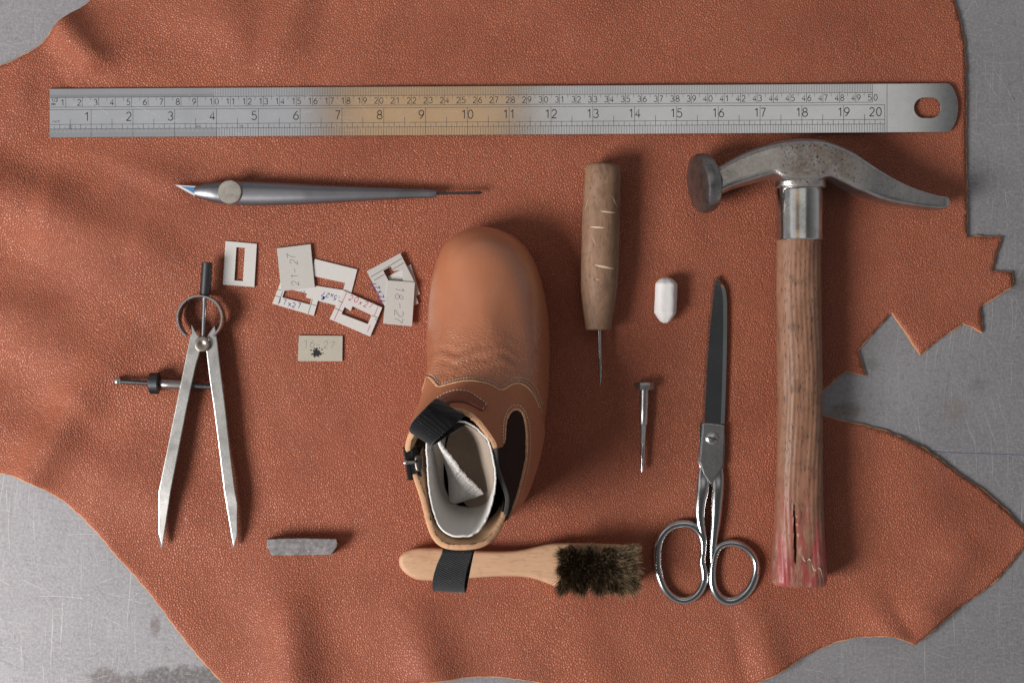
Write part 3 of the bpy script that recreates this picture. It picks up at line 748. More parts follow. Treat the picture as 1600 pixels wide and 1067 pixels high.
# ---------------------------------------------------------------- grey marking stone
def stone():
    zb = hz(472, 855); o_ = [(417.5, 842), (436, 841), (470, 840.5), (500, 841), (525.5, 841.5), (527.5, 848.5), (527, 853), (518, 866), (500, 866.5), (460, 867), (424, 867.5), (421, 861), (417, 852)]
    v, f = plate([polyres(o_, 6)], zb, zb + .0105, .0006, 2)
    v[:, :2] += rng.normal(0, .00006, (len(v), 2)); v[:, 2] += rng.normal(0, .00004, len(v)); v[:, 2] = np.maximum(v[:, 2], zb)
    tm = NT('grey slate stone'); co = tm.coord(); n1 = tm.noise(co, 380, 5, .7); n2 = tm.noise(co, 120, 3)
    c = tm.mix(tm.ramp(n1, (.35, 0), (.7, 1)), (.13, .125, .13), (.26, .25, .255)); c = tm.mix(tm.ramp(n2, (.55, 0), (.75, .6)), c, (.40, .39, .40)); c = tm.mix(tm.ramp(tm.noise(co, 700, 2), (.66, 0), (.72, .6)), c, (.55, .54, .55))
    o = mk('marking_stone', v, f, tm.out(c, .6, 0, tm.bump(n1, .6, .0004), .4), smooth=False)
    tag(o, 'small grey stone bar with one clipped corner, lying below the dividers', 'stone')
stone()

# ---------------------------------------------------------------- punch
def punch():
    zb = hz(1006, 660); zc = zb + .0052
    t = thing('hole_punch', 'small steel hollow punch with a hexagonal head, left of the scissors', 'punch', P(1006, 660, zb))
    ax = lambda y: 1006.8 - (y - 600) * .025
    hexr = 15.3 / S; rings = []
    for y, k in ((597, .86), (598.2, .97), (600, 1.0), (607, 1.0), (608.6, .96), (609, .8)):
        c = np.array(P(ax(y), y, zc)); rings.append(np.array([(c[0] + hexr * k * math.cos(a), c[1], c[2] + hexr * k * math.sin(a) * .98) for a in np.radians(np.arange(0, 360, 60))]))
    v, f = loft(rings); mk('hex_head', v, f, metal('dull zinc', (.50, .50, .51), .38, rvar=.2, scale=200, bump=.3, dirt=(.2, .19, .18), dirt_amt=.4), t, sharp=25)
    v, f = tube([P(ax(y), y, zc) for y in (606, 609, 640, 662, 663.5)], np.array([7, 7, 6.9, 6.6, 5.4]) / S, None, 28); mk('shank', v, f, M_bright, t)
    q = np.linspace(663.5, 692, 40); v, f = tube([P(ax(y), y, zc) for y in q], np.array([(5.3 - 1.0 * (i / 39)) + (.35 if i % 2 else -.1) for i in range(40)]) / S, None, 24); mk('collar', v, f, M_bright, t, sharp=20)
    v, f = tube([P(ax(y), y, zc - .0002 * (y - 692) / 40) for y in (691, 693, 715, 733, 736.5)], np.array([3.2, 3.9, 3.6, 3.3, 2.6]) / S, None, 20); tip = mk('tip', v, f, M_chrome, t)
punch()

# ---------------------------------------------------------------- scissors
def scissors():
    zb = hz(1110, 700)
    t = thing('scissors', 'long shiny steel scissors, closed, points up, with two finger rings of unequal size', 'scissors', P(1112, 690, zb))
    z0 = zb + .0022
    rowsU = cr([(434, 1117.5, 1120), (441, 1116.2, 1127), (451, 1114.5, 1133), (465, 1112.6, 1135.4), (480, 1111, 1136), (520, 1106.8, 1136), (570, 1103.2, 1135), (620, 1100.6, 1133.6), (662, 1098.8, 1132)], 60)
    def blade(rows, zl, zt, le, re, dx=0, tilt=0):
        rings = []
        for y, a, b in rows:
            w = b - a; l_ = min(le, w * .2); r_ = min(re, w * .3)
            pr = [(a, zl), (a + l_, zt), (b - r_, zt + tilt), (b, zl + (zt - zl) * .25), (b - .3, zl - .0001), (a + .3, zl - .0001)]
            rings.append(np.array([P(px + dx, y, z) for px, z in pr]))
        return loft(rings)
    lo = rowsU.copy(); lo[:, 0] += 1.5
    v, f = blade(lo, z0 - .0015, z0 - .0002, 2, 3, -1.6); v2, f2 = plate([polyres([(1093, 662), (1098, 662), (1132, 664), (1132.5, 700), (1131, 732), (1120, 742), (1108, 752), (1097, 738), (1090.5, 722), (1092.5, 700)], 10)], z0 - .0016, z0, .0003)
    v, f = merge((v, f), (v2, f2)); mk('lower_blade', v, f, M_mirror, t, sharp=15)
    v, f = blade(rowsU, z0 + .0004, z0 + .0021, 2.2, 6.0, 0, -.00035); ub = mk('upper_blade', v, f, M_mirror, t, sharp=12)
    ric = [(1098.6, 661), (1110, 661.3), (1132, 664.5), (1132.3, 668), (1130.6, 700), (1129.3, 728), (1120, 741), (1110.5, 757), (1100, 741), (1093.6, 722), (1095.6, 700), (1098, 672)]
    v, f = plate([polyres(ric, 8)], z0, z0 + .0028, .0005, 3)
    yc_ = P(0, 709)[1]; tp_ = v[:, 2] > z0 + .001; v[tp_, 2] += .045 * (yc_ - v[tp_, 1]) * .6; mk('ricasso', v, f, M_bright, ub, sharp=12)
    zt = z0 + .0025; c = np.array(P(1112.3, 684.5, zt)); rings = []
    for r, z in ((9.8, 0), (9.8, .0003), (9.2, .0007), (6, .0012), (.1, .0014)):
        rings.append(np.array([(c[0] + r / S * math.cos(a), c[1] + r / S * math.sin(a), zt + z) for a in np.linspace(0, 2 * math.pi, 40, endpoint=False)]))
    v, f = loft(rings); s = mk('screw', v, f, M_bright, t, sharp=60)
    a = math.radians(-17); dx, dy = math.cos(a), -math.sin(a)
    V = [P(1112.3 + u * dx * 9 - w * dy * .9, 684.5 + u * dy * 9 + w * dx * .9, zt + .0014) for u, w in ((-1, -1), (1, -1), (1, 1), (-1, 1))]
    mk('screw_slot', V, [(0, 1, 2, 3)], plain('dark slot', (.02, .02, .02), .8), s, smooth=False)
    zr = zb + .0031
    def limb(pts, mat=M_chrome, name='shank', n=24, e=2.2):
        q = cr([(x, y, w, h) for x, y, w, h in pts], 60); v, f = tube(np.array([P(a, b, zr) for a, b in q[:, :2]]), q[:, 2] / S, q[:, 3] / S, n, e); return mk(name, v, f, mat, t)
    limb([(1101, 731, 8.0, 2.5), (1099.5, 745, 9.5, 3.8), (1097.5, 766, 10.3, 6.8), (1094.5, 785, 9.0, 7.5), (1093.5, 805, 7.8, 7.2), (1096, 825, 6.6, 6.8), (1099.5, 842, 5.4, 6), (1100, 852, 4.0, 5)])
    limb([(1122, 731, 7.5, 2.5), (1121.8, 745, 9.5, 3.8), (1121.5, 766, 9.8, 6.8), (1120, 785, 9.6, 7.5), (1118.5, 810, 8.6, 7.2), (1115.8, 835, 7.2, 6.8), (1113.5, 858, 5.8, 6), (1112.8, 880, 4.5, 5)])
    def ring(pts, wid):
        q = cr([(x, y) for x, y in pts], 110, True); w = np.interp(np.arange(110) / 110, np.linspace(0, 1, len(wid)), wid)
        v, f = tube(np.array([P(a, b, zr) for a, b in q]), w / S, np.full(110, 6.4) / S, 18, 2.0, False, closed=True); return mk('finger_ring', v, f, M_chrome, t)
    ring([(1093, 832), (1082, 821), (1067, 818), (1050, 822), (1036, 834), (1028.5, 852), (1027.3, 875), (1030, 898), (1039, 920), (1052, 933), (1067, 938), (1082, 934), (1094, 922), (1100.3, 905), (1099.6, 890), (1096.8, 876), (1098.5, 862), (1098.3, 846)], [6.2, 6.4, 6.6, 6.8, 6.6, 6.2, 6.0, 6.4, 6.2, 5.2, 6.2])
    ring([(1117.5, 866), (1123, 855), (1134, 849), (1148, 848.5), (1163, 854), (1175, 865), (1181.5, 880), (1180.5, 897), (1174, 915), (1163, 929), (1149, 937.5), (1135, 938.5), (1122.5, 931), (1114.5, 917), (1112.6, 900), (1113.8, 882)], [5.8, 5.8, 5.8, 6.2, 6.6, 6.9, 7.1, 7.2, 6.8, 6.0, 5.8])
scissors()

# ---------------------------------------------------------------- hammer
def hammer():
    zb = hz(1250, 400)
    t = thing('cobblers_hammer', 'old cobbler hammer with curved rusty steel head, nickel ferrule and paint-stained wooden handle', 'hammer', P(1250, 560, zb))
    tm = NT('rusty forged steel'); co = tm.coord(); x, y, z = tm.sep(co)
    n1 = tm.noise(co, 130, 6, .7); n2 = tm.noise(co, 620, 5, .75)
    c = tm.mix(tm.ramp(n1, (.35, 0), (.65, 1)), (.56, .545, .54), (.42, .40, .39))
    # bare grey toward the polished ends, brown oxide scale in the middle of the head
    cx = P(1262, 245)[0] - t.location.x; d = tm.math('ABSOLUTE', tm.math('SUBTRACT', x, cx)); k = tm.sstep(d, .036, .012)
    nrm = tm.n('ShaderNodeNewGeometry').outputs['Normal']; nz = tm.sep(nrm)[2]
    k = tm.math('MULTIPLY', k, tm.ramp(nz, (.85, 0), (.97, 1)))
    rust = tm.mix(tm.ramp(n2, (.38, 0), (.62, 1)), (.05, .038, .032), (.30, .235, .19)); rust = tm.mix(tm.ramp(tm.noise(co, 210, 3, .6), (.62, 0), (.68, .8)), rust, (.30, .11, .055))
    km = tm.math('MULTIPLY', k, tm.ramp(tm.math('ADD', tm.math('MULTIPLY', n1, .6), tm.math('MULTIPLY', n2, .4)), (.38, .25), (.52, .9)))
    c = tm.mix(km, c, rust); c = tm.mix(tm.math('MULTIPLY', tm.math('ADD', .25, k), tm.ramp(n2, (.53, 0), (.62, .85))), c, (.035, .03, .027))
    M_head = tm.out(c, tm.math('ADD', .30, tm.math('MULTIPLY', km, .35)), tm.math('SUBTRACT', 1.0, tm.math('MULTIPLY', km, .75)), tm.bump(tm.math('ADD', n2, tm.math('MULTIPLY', n1, .6)), .35, .0005))
    zc = zb + .0165
    sec = [(1106, 257, 313, .0090, 2.6), (1113, 262, 309, .0086, 2.8), (1124, 259, 304, .0088, 3.2), (1145, 247, 295, .0095, 4), (1168, 236, 288, .0108, 4.5), (1190, 228, 281.5, .0122, 5), (1208, 223, 277, .0132, 5), (1224, 219.5, 286, .0138, 5), (1250, 216.5, 289, .0140, 5), (1276, 217.5, 287, .0138, 5), (1294, 221, 281, .0132, 4.5), (1315, 228.5, 290, .0122, 4.2), (1333, 237, 298.5, .0112, 3.8), (1352, 249.5, 306, .0104, 3.6), (1373, 263.5, 314, .0096, 3.4), (1395, 277, 319.5, .0090, 3.2), (1417, 288.5, 323, .0086, 3.2), (1440, 297.5, 326, .0083, 3.2), (1458, 303, 327.5, .0080, 3.2), (1468, 305.5, 328, .0078, 3.2), (1476, 306.5, 327, .0074, 3.2), (1481, 308.5, 324, .0062, 3.2)]
    q = cr(sec, 120); rings = []; n = 72; an = np.linspace(0, 2 * math.pi, n, endpoint=False)
    oct_ = polyres([(1, -.5), (1, .52), (.86, .92), (.74, 1.0), (-.74, 1.0), (-.86, .92), (-1, .52), (-1, -.5), (-.7, -1), (.7, -1)], .012)
    th = np.arctan2(oct_[:, 1], oct_[:, 0]) % (2 * math.pi); od = np.argsort(th); PROF = np.stack([np.interp(an, th[od], oct_[od, 0], period=2 * math.pi), np.interp(an, th[od], oct_[od, 1], period=2 * math.pi)], 1)
    for _ in range(2): PROF = .5 * PROF + .25 * (np.roll(PROF, 1, 0) + np.roll(PROF, -1, 0))
    for px, y0, y1, hz_, e in q:
        ca, sa = np.cos(an), np.sin(an); k_ = min(1, max(0, (e - 2.6) / .6)); pr = PROF
        cxx = (1 - k_) * ca + k_ * pr[:, 0]; sxx = (1 - k_) * sa + k_ * pr[:, 1]
        zt = zc + hz_ * .55
        c0 = np.array(P(px, (y0 + y1) / 2, zt)); hw = (y1 - y0) / 2 / S * (H - zt) / H
        rings.append(np.stack([np.full(n, c0[0]), c0[1] + cxx * hw, zc + sxx * hz_], 1))
    v, f = loft(rings); mk('head', v, f, M_head, t, sharp=50)
    # chipped claw tip
    # striking face
    d = np.array([-.955, -.14, .25]); d /= np.linalg.norm(d); u = np.cross(d, [0, 0, 1]); u /= np.linalg.norm(u); w = np.cross(u, d)
    b = np.array(P(1113, 285, zc + .0012)); rings = []
    for s, r in ((-.004, .0080), (-.0010, .0105), (.0006, .0150), (.0018, .0170), (.0040, .0177), (.0078, .0177), (.0090, .0171), (.0095, .0160), (.0098, .010), (.0099, .0002)):
        rings.append(np.array([b + d * s + r * (math.cos(a) * u + math.sin(a) * w) for a in np.linspace(0, 2 * math.pi, 56, endpoint=False)]))
    v, f = loft(rings); mk('striking_face', v, f, metal('battered dark steel', (.33, .325, .325), .40, rvar=.25, scale=160, bump=.6, dirt=(.06, .05, .05), dirt_amt=.6), t, sharp=35)
    # eye socket
    rings = []
    for y, hw, hh, e in ((262, 33, .0125, 3.5), (276, 34.5, .0126, 3.2), (284, 37.5, .0128, 2.6), (290, 39, .0129, 2.3), (293.6, 38.6, .0128, 2.2), (295, 37.4, .0124, 2.1)):
        ca, sa = np.cos(an), np.sin(an); c0 = np.array(P(1250.5, y, zc)); rings.append(np.stack([c0[0] + np.sign(ca) * np.abs(ca) ** (2 / e) * hw / S, np.full(n, c0[1]), zc + np.sign(sa) * np.abs(sa) ** (2 / e) * hh], 1))
    v, f = loft(rings); mk('eye_socket', v, f, M_head, t)
    pth = [P(1249.5, y, zc) for y in (293.5, 295.6, 300, 330, 360, 371, 374.5, 376)]
    v, f = tube(pth, np.array([34.6, 35.6, 36.2, 35.6, 35.2, 35.4, 36.2, 35.2]) / S, np.array([.0118, .0122, .0124, .0123, .0123, .0124, .0126, .0122]), 64)
    mk('ferrule', v, f, metal('rubbed nickel ferrule', (.62, .61, .59), .20, rvar=.2, scale=60, bump=.12, dirt=(.30, .24, .17), dirt_amt=.35), t, sharp=40)
    # handle with its split
    sec = [(372, 1249.8, 33.6, .0112, 2.1), (380, 1249.8, 34.4, .0114, 2.1), (450, 1250, 34.8, .0116, 2.2), (560, 1251, 35, .0118, 2.3), (650, 1251.5, 35, .0118, 2.4), (720, 1251.2, 35.2, .0118, 2.6), (780, 1250.6, 36.4, .0120, 2.8), (830, 1250, 38.8, .0124, 3.0), (870, 1249.8, 41, .0128, 3.2), (900, 1249.6, 42.5, .0130, 3.3), (908, 1249.6, 42.3, .0129, 3.2), (913, 1249.6, 40.5, .0124, 3.0)]
    q = cr(sec, 330); n2_ = 176; an2 = np.linspace(0, 2 * math.pi, n2_, endpoint=False); rings = []
    for py, cxp, hw, hh, e in q:
        z_ = zc - .0025 * (py - 372) / 540; ca, sa = np.cos(an2), np.sin(an2)
        zt = z_ + hh * .3; kk = (H - zt) / H; c0 = np.array(P(cxp, py, zt))
        rg = np.stack([c0[0] + np.sign(ca) * np.abs(ca) ** (2 / e) * hw / S * kk, np.full(n2_, c0[1]), z_ + np.sign(sa) * np.abs(sa) ** (2 / e) * hh], 1)
        # split
        cpx = np.interp(py, [775, 800, 830, 860, 884], [1240, 1241.5, 1243, 1243.5, 1243]); wd = np.interp(py, [776, 800, 835, 865, 884], [.0, 1.4, 2.8, 2.3, 0])
        if wd > 0:
            pxs = 800 + rg[:, 0] * S * H / (H - rg[:, 2]); dd = np.abs(pxs - cpx); top = sa > 0
            rg[:, 2] -= np.where(top & (dd < wd), .0045 * (1 - (dd / (wd + 1e-6)) ** 2), 0)
        rg[:, 2] += .00010 * np.sin(rg[:, 0] * 2300 + 3 * np.sin(py / 55)) + .00012 * np.sin(py / 17 + rg[:, 0] * 700)
        rings.append(rg)
    v, f = loft(rings)
    def paint(tn, co, c):
        x_, y_, z_ = tn.sep(co); yl = P(0, 690)[1] - t.location.y; yh = P(0, 905)[1] - t.location.y
        g = tn.sstep(y_, yl, yh); st = tn.noise(tn.map(co, (1, .22, 1)), 170, 5, .7)
        k = tn.math('MULTIPLY', g, tn.ramp(st, (.40, 0), (.60, 1)))
        c = tn.mix(tn.math('MULTIPLY', k, .78), c, (.36, .035, .058))
        k2 = tn.math('MULTIPLY', g, tn.ramp(tn.noise(tn.map(co, (1, .3, 1), loc=(1, 2, 3)), 260, 5, .7), (.54, 0), (.70, .5)))
        return tn.mix(k2, c, (.56, .42, .33))
    M_h = wood('beech hammer handle', (.225, .108, .066), (.325, .172, .110), (.040, .026, .020), (1, .20, 1), .38, .8, paint)
    h = mk('handle', v, f, M_h, t, sharp=50)
    bv = BVHTree.FromPolygons([tuple(a) for a in v], f)
    spl = []
    for s in np.linspace(0, 1, 26):
        px = 1254 + 33 * s; py = 868 + 30 * s + 5 * math.sin(s * 14) + rng.normal(0, 1.2)
        h_ = bv.ray_cast(Vector((0, 0, H)), (Vector(P(px, py)) - Vector((0, 0, H))).normalized())
        if h_[0]: spl.append(np.array(h_[0]))
    ms = plain('raw splinter wood', (.55, .44, .34), .85, sc=900, var=.3)
    for i0, i1 in ((0, 5), (6, 11), (11, 17), (18, 25)):
        sg = spl[i0:i1]
        if len(sg) < 3: continue
        rr = np.sin(np.linspace(.2, math.pi - .2, len(sg))) * rng.uniform(.7, 1.5, len(sg)) / S
        a, b = tube(sg, rr, rr * .35, 8); mk('splinter', a, b, ms, t)
hammer()

# ---------------------------------------------------------------- brush
def brush():
    zb = hz(800, 880); zt = zb + .0115
    t = thing('shoe_brush', 'pale beech shoe brush with dark bristles, its handle under the heel loop of the boot', 'brush', P(810, 880, zb))
    o_ = [(623.6, 873), (627, 866), (636, 860), (652, 856), (680, 855.6), (720, 858), (757, 860.5), (790, 860.5), (815, 858.5), (844, 852), (858, 849), (873, 848), (915, 848), (955, 849.2), (978, 851), (989, 855), (996, 862), (998.5, 874), (999, 890), (997, 906), (990, 914), (975, 918), (930, 921), (890, 920.5), (873, 918), (849, 908.6), (823, 901.5), (784, 900), (747, 902), (700, 906), (658, 906), (640, 900), (629, 891), (624, 882)]
    o_ = cr(o_, 180, True); v, f = plate([o_], zb, zt, .0028, 5)
    M = wood('pale beech', (.53, .31, .185), (.62, .39, .245), (.33, .175, .10), (.16, 1, 1), .55, .5)
    mk('handle', v, f, M, t, sharp=60)
    V = []; F = []; MI = []
    cx, cy = 932, 886
    N = 10500
    for i in range(N):
        u, w = rng.uniform(-1, 1, 2)
        bx, by = cx + u * 56, cy + w * 29
        # tufts
        bx += 3 * math.sin(by * .31 + bx * .05) + rng.normal(0, 1.2); by += 3 * math.sin(bx * .23)
        kx_, ky_ = round(bx / 7.0), round(by / 7.0); tu = math.sin(kx_ * 12.9 + ky_ * 78.2) * 43758.5; tu -= math.floor(tu)
        tv = math.sin(kx_ * 39.3 + ky_ * 11.1) * 2375.5; tv -= math.floor(tv)
        h = .0150 * rng.uniform(.75, 1.05)
        sx = u * 8.5 + (tu - .5) * 6 + rng.normal(0, 3.2) + (3 if u > .5 else 0); sy = w * 10 + (tv - .5) * 6 + rng.normal(0, 3.2) + 3 * (w > .5)
        b = np.array(P(bx, by, zt - .0005)); bend = rng.normal(0, .9, 2)
        m_ = np.array([b[0] + (sx * .35 + bend[0]) / S, b[1] - (sy * .35 + bend[1]) / S, zt + h * .55]); tp = np.array([b[0] + sx / S, b[1] - sy / S, zt + h * rng.uniform(.9, 1.0)])
        a0 = rng.uniform(0, 6.28); o0 = len(V)
        for c, r in ((b, .00013), (m_, .00013)):
            for k in range(3): V.append((c[0] + r * math.cos(a0 + 2.094 * k), c[1] + r * math.sin(a0 + 2.094 * k), c[2]))
        V.append(tuple(tp)); edge = abs(u) ** 4 + abs(w) ** 4
        mi = rng.choice([0, 0, 0, 1, 1, 1, 2]) if edge < .5 and u < .5 else rng.choice([0, 1, 1, 2, 2])
        for k in range(3):
            k2 = (k + 1) % 3; F.append((o0 + k, o0 + k2, o0 + 3 + k2, o0 + 3 + k)); F.append((o0 + 3 + k, o0 + 3 + k2, o0 + 6)); MI += [mi, mi]
    o = mk('bristles', V, F, [plain('black bristle', (.030, .022, .015), .45), plain('brown bristle', (.13, .082, .045), .45), plain('fair bristle', (.40, .30, .18), .5)], t, smooth=False, mi=MI, recalc=False); o['kind'] = 'stuff'
brush()

# ---------------------------------------------------------------- child's boot
def boot():
    zb = hz(760, 600)
    t = thing('ankle_boot', 'tan leather child-size ankle boot, unfinished, with black pull loops and dark elastic gore', 'boot', P(755, 590, zb))
    C = 0.01
    curves = [
     # (u, px, py, z cm)
     [(0, 757, 366, 0), (1, 808, 384, 0), (2, 836, 428, 0), (3, 846, 502, 0), (4, 845, 590, 0), (5, 838, 660, 0), (6, 826, 728, 0), (7, 800, 788, 0), (8, 752, 812, 0), (9, 706, 788, 0), (10, 690, 728, 0), (11, 684, 660, 0), (12, 678, 590, 0), (13, 677, 510, 0), (14, 684, 435, 0), (15, 708, 384, 0)],
     [(0, 757, 354, 1.5), (1, 811, 375, 1.5), (2, 841, 422, 1.6), (3, 857.5, 500, 1.7), (4, 858, 590, 1.8), (5, 851, 660, 1.9), (6, 837, 730, 1.9), (7, 808, 794, 1.9), (8, 752, 820, 1.9), (9, 700, 794, 1.9), (10, 683, 730, 1.9), (11, 677, 660, 1.9), (12, 669, 590, 1.8), (13, 667, 510, 1.7), (14, 675, 430, 1.6), (15, 701, 373, 1.5)],
     [(0, 757, 364, 2.9), (1, 807, 383, 2.9), (2, 835, 429, 3.0), (3, 848, 504, 3.1), (4, 854, 590, 3.5), (5, 849, 660, 3.8), (6, 836, 728, 3.9), (7, 807, 794, 3.9), (8, 750, 825, 3.9), (9, 696, 797, 3.9), (10, 675, 730, 3.9), (11, 666, 660, 3.8), (12, 666, 590, 3.5), (13, 673, 509, 3.1), (14, 684, 434, 3.0), (15, 708, 383, 2.9)],
     [(0, 757, 397, 4.25), (1, 790, 411, 4.25), (2, 812, 450, 4.3), (3, 829, 516, 4.45), (4, 842, 590, 4.9), (5, 843, 657, 5.3), (6, 831, 727, 5.4), (7, 801, 800, 5.4), (8, 745, 833, 5.4), (9, 689, 803, 5.4), (10, 664, 730, 5.4), (11, 653, 665, 5.3), (12, 666, 597, 4.95), (13, 689, 520, 4.45), (14, 705, 455, 4.3), (15, 724, 411, 4.25)],
     [(0, 757, 492, 5.35), (1, 769, 498, 5.35), (2, 782, 515, 5.35), (3, 804, 555, 5.45), (4, 825, 600, 5.9), (5, 832, 657, 6.5), (6, 823, 727, 6.8), (7, 796, 806, 6.9), (8, 738, 842, 7.0), (9, 681, 810, 6.9), (10, 657, 730, 6.8), (11, 645, 670, 6.7), (12, 667, 612, 6.1), (13, 702, 560, 5.6), (14, 728, 518, 5.4), (15, 744, 499, 5.35)],
     [(0, 748, 588, 6.6), (1, 762, 591, 6.6), (2, 775, 600, 6.7), (3, 789, 618, 7.0), (4, 801, 640, 7.4), (5, 808, 668, 7.7), (6, 808, 735, 7.9), (7, 792, 808, 8.1), (8, 730, 850, 8.6), (9, 674, 816, 8.4), (10, 652, 735, 8.0), (11, 640, 680, 8.0), (12, 652, 650, 8.0), (13, 683, 620, 7.4), (14, 709, 600, 6.9), (15, 730, 590, 6.7)],
     [(0, 722, 640, 9.4), (1, 737, 648, 9.4), (2, 750, 660, 9.3), (3, 763, 677, 9.2), (4, 774, 694, 9.1), (5, 776, 728, 8.9), (6, 784, 752, 8.7), (6.5, 795, 778, 8.8), (7, 788, 812, 9.2), (7.4, 775, 838, 9.8), (7.7, 756, 856, 10.2), (8, 718, 857, 10.4), (8.4, 690, 855, 10.3), (8.7, 675, 840, 10.1), (9, 668, 815, 9.9), (9.6, 660, 780, 9.5), (10.3, 649, 748, 9.2), (10.8, 641, 730, 8.9), (11.2, 634, 703, 9.0), (11.6, 638, 684, 9.4), (12, 647, 667, 9.6), (13, 667, 650, 9.6), (14, 687, 641, 9.5), (15, 705, 638, 9.5)],
    ]
    NU = 288; U = np.arange(NU) * 16.0 / NU
    net = []
    for ci, c in enumerate(curves):
        a = np.array(c, float); w3 = np.array([P(x, y, zb + z * C) for x, y, z in a[:, 1:]])
        if len(a) == 16:
            q = np.vstack([w3[-2:], w3, w3[:3]]); res = np.zeros((NU, 3))
            i = np.floor(U).astype(int); s = (U - i)[:, None]; p0, p1, p2, p3 = q[i + 1], q[i + 2], q[i + 3], q[i + 4]
            res = 0.5 * ((2 * p1) + (-p0 + p2) * s + (2 * p0 - 5 * p1 + 4 * p2 - p3) * s ** 2 + (-p0 + 3 * p1 - 3 * p2 + p3) * s ** 3)
        else:
            uu = np.r_[a[:, 0] - 16, a[:, 0], a[:, 0] + 16]; ww = np.vstack([w3, w3, w3]); res = np.stack([np.interp(U, uu, ww[:, k]) for k in range(3)], 1)
            for _ in range(10): res = .5 * res + .25 * (np.roll(res, 1, 0) + np.roll(res, -1, 0))
        net.append(res)
    net = np.array(net); K = len(net); NTt = 150
    q = np.concatenate([2 * net[:1] - net[1:2], net, 2 * net[-1:] - net[-2:-1]]); T = np.linspace(0, K - 1 - 1e-9, NTt)
    i = np.floor(T).astype(int); s = (T - i)[:, None, None]; p0, p1, p2, p3 = q[i], q[i + 1], q[i + 2], q[i + 3]
    Sf = 0.5 * ((2 * p1) + (-p0 + p2) * s + (2 * p0 - 5 * p1 + 4 * p2 - p3) * s ** 2 + (-p0 + 3 * p1 - 3 * p2 + p3) * s ** 3)
    for _ in range(30):
        Sf[1:-1] = .5 * Sf[1:-1] + .25 * (Sf[:-2] + Sf[2:])
        Sf = .6 * Sf + .2 * (np.roll(Sf, 1, 1) + np.roll(Sf, -1, 1)) if _ % 3 == 0 else Sf
    # creases where the vamp bends
    du = np.roll(Sf, -1, 1) - np.roll(Sf, 1, 1); dt = np.gradient(Sf, axis=0); Nn = np.cross(du, dt); Nn /= np.linalg.norm(Nn, axis=2)[:, :, None] + 1e-12
    if Nn[80, 0, 2] < 0: Nn = -Nn
    kx = S * H / (H - Sf[:, :, 2]); sxp = 800 + Sf[:, :, 0] * kx; syp = 533.5 - Sf[:, :, 1] * kx
    arc = syp - .0016 * (sxp - 765) ** 2 * .9 + 5 * np.sin(sxp / 17) + 3 * np.sin(sxp / 7.3 + 1)
    g_ = np.exp(-((syp - 562) / 26) ** 2) * (Sf[:, :, 2] > zb + .03)
    Sf = Sf + Nn * (g_ * (.00030 * np.sin(arc / 3.1) + .00022 * np.sin(arc / 5.3 + sxp / 31)))[:, :, None]
    V = Sf.reshape(-1, 3)
    F = [(r * NU + j, r * NU + (j + 1) % NU, (r + 1) * NU + (j + 1) % NU, (r + 1) * NU + j) for r in range(NTt - 1) for j in range(NU)]
    # normals
    du = np.roll(Sf, -1, 1) - np.roll(Sf, 1, 1); dt = np.gradient(Sf, axis=0); Nn = np.cross(du, dt); Nn /= np.linalg.norm(Nn, axis=2)[:, :, None] + 1e-12
    cen = Sf.mean((0, 1))
    if ((Sf[20] - cen) * Nn[20]).sum() < 0: Nn = -Nn
    bv = BVHTree.FromPolygons([tuple(a) for a in V], F)
    camv = Vector((0, 0, H))
    def hit(px, py):
        h = bv.ray_cast(camv, (Vector(P(px, py)) - camv).normalized())
        if h[0] is None: return None
        nn = np.array(h[1]);
        if nn[2] < 0: nn = -nn
        return np.array(h[0]), nn
    fc = np.array([V[list(ff)].mean(0) for ff in F]); kx = S * H / (H - fc[:, 2]); FX = 800 + fc[:, 0] * kx; FY = 533.5 - fc[:, 1] * kx
    FT = np.repeat(np.arange(NTt - 1), NU)
    seam = [(600, 592), (655, 592), (662.5, 592), (667, 588.5), (676, 593), (683, 602.5), (688, 605), (709, 599.5), (730, 596), (748, 597.5), (766, 602), (779, 609), (787, 609), (799, 602), (811, 600), (823, 606), (833, 620), (841, 638), (846, 655), (852, 690), (900, 700)]
    sx = np.array(seam)
    quarter = FY > np.interp(FX, sx[:, 0], sx[:, 1])
    gore_poly = [(760, 702), (773, 700), (784, 697), (787, 690), (788, 670), (790, 655), (796, 645), (803, 640), (809, 640), (815, 645), (819, 658), (821, 680), (820, 716), (814, 745), (806, 775), (798, 797), (790, 816), (780, 822), (772, 800), (765, 750)]
    gore = inside(gore_poly, FX, FY) & quarter & (FT > 60)
    zip_poly = [(610, 704), (633, 703), (650, 700), (668, 704), (668, 742), (652, 744), (643, 752), (610, 760)]
    zp = inside(zip_poly, FX, FY) & (FT > 95)
    def submesh(name, mask, mat, off, thick=.0016):
        idx = np.nonzero(mask)[0]; used = np.unique(np.array([F[k] for k in idx])); mp = -np.ones(len(V), int); mp[used] = np.arange(len(used))
        vv = V[used] + Nn.reshape(-1, 3)[used] * off
        o = mk(name, vv, [tuple(mp[list(F[k])]) for k in idx], mat, t, recalc=False, sharp=80)
        # outward normals
        n0 = np.array(o.data.polygons[0].normal); 
        if np.dot(n0, Nn.reshape(-1, 3)[F[idx[0]][0]]) < 0: o.data.flip_normals()
        if thick:
            s_ = o.modifiers.new('thickness', 'SOLIDIFY'); s_.thickness = thick; s_.offset = -1; s_.material_offset_rim = 1; s_.material_offset = 1 if len(o.data.materials) > 1 else 0
        return o
    tan_raw = plain('natural raw leather', (.60, .345, .20), .85, sc=500, var=.16, bump=.5, bd=.0002, spec=.2)
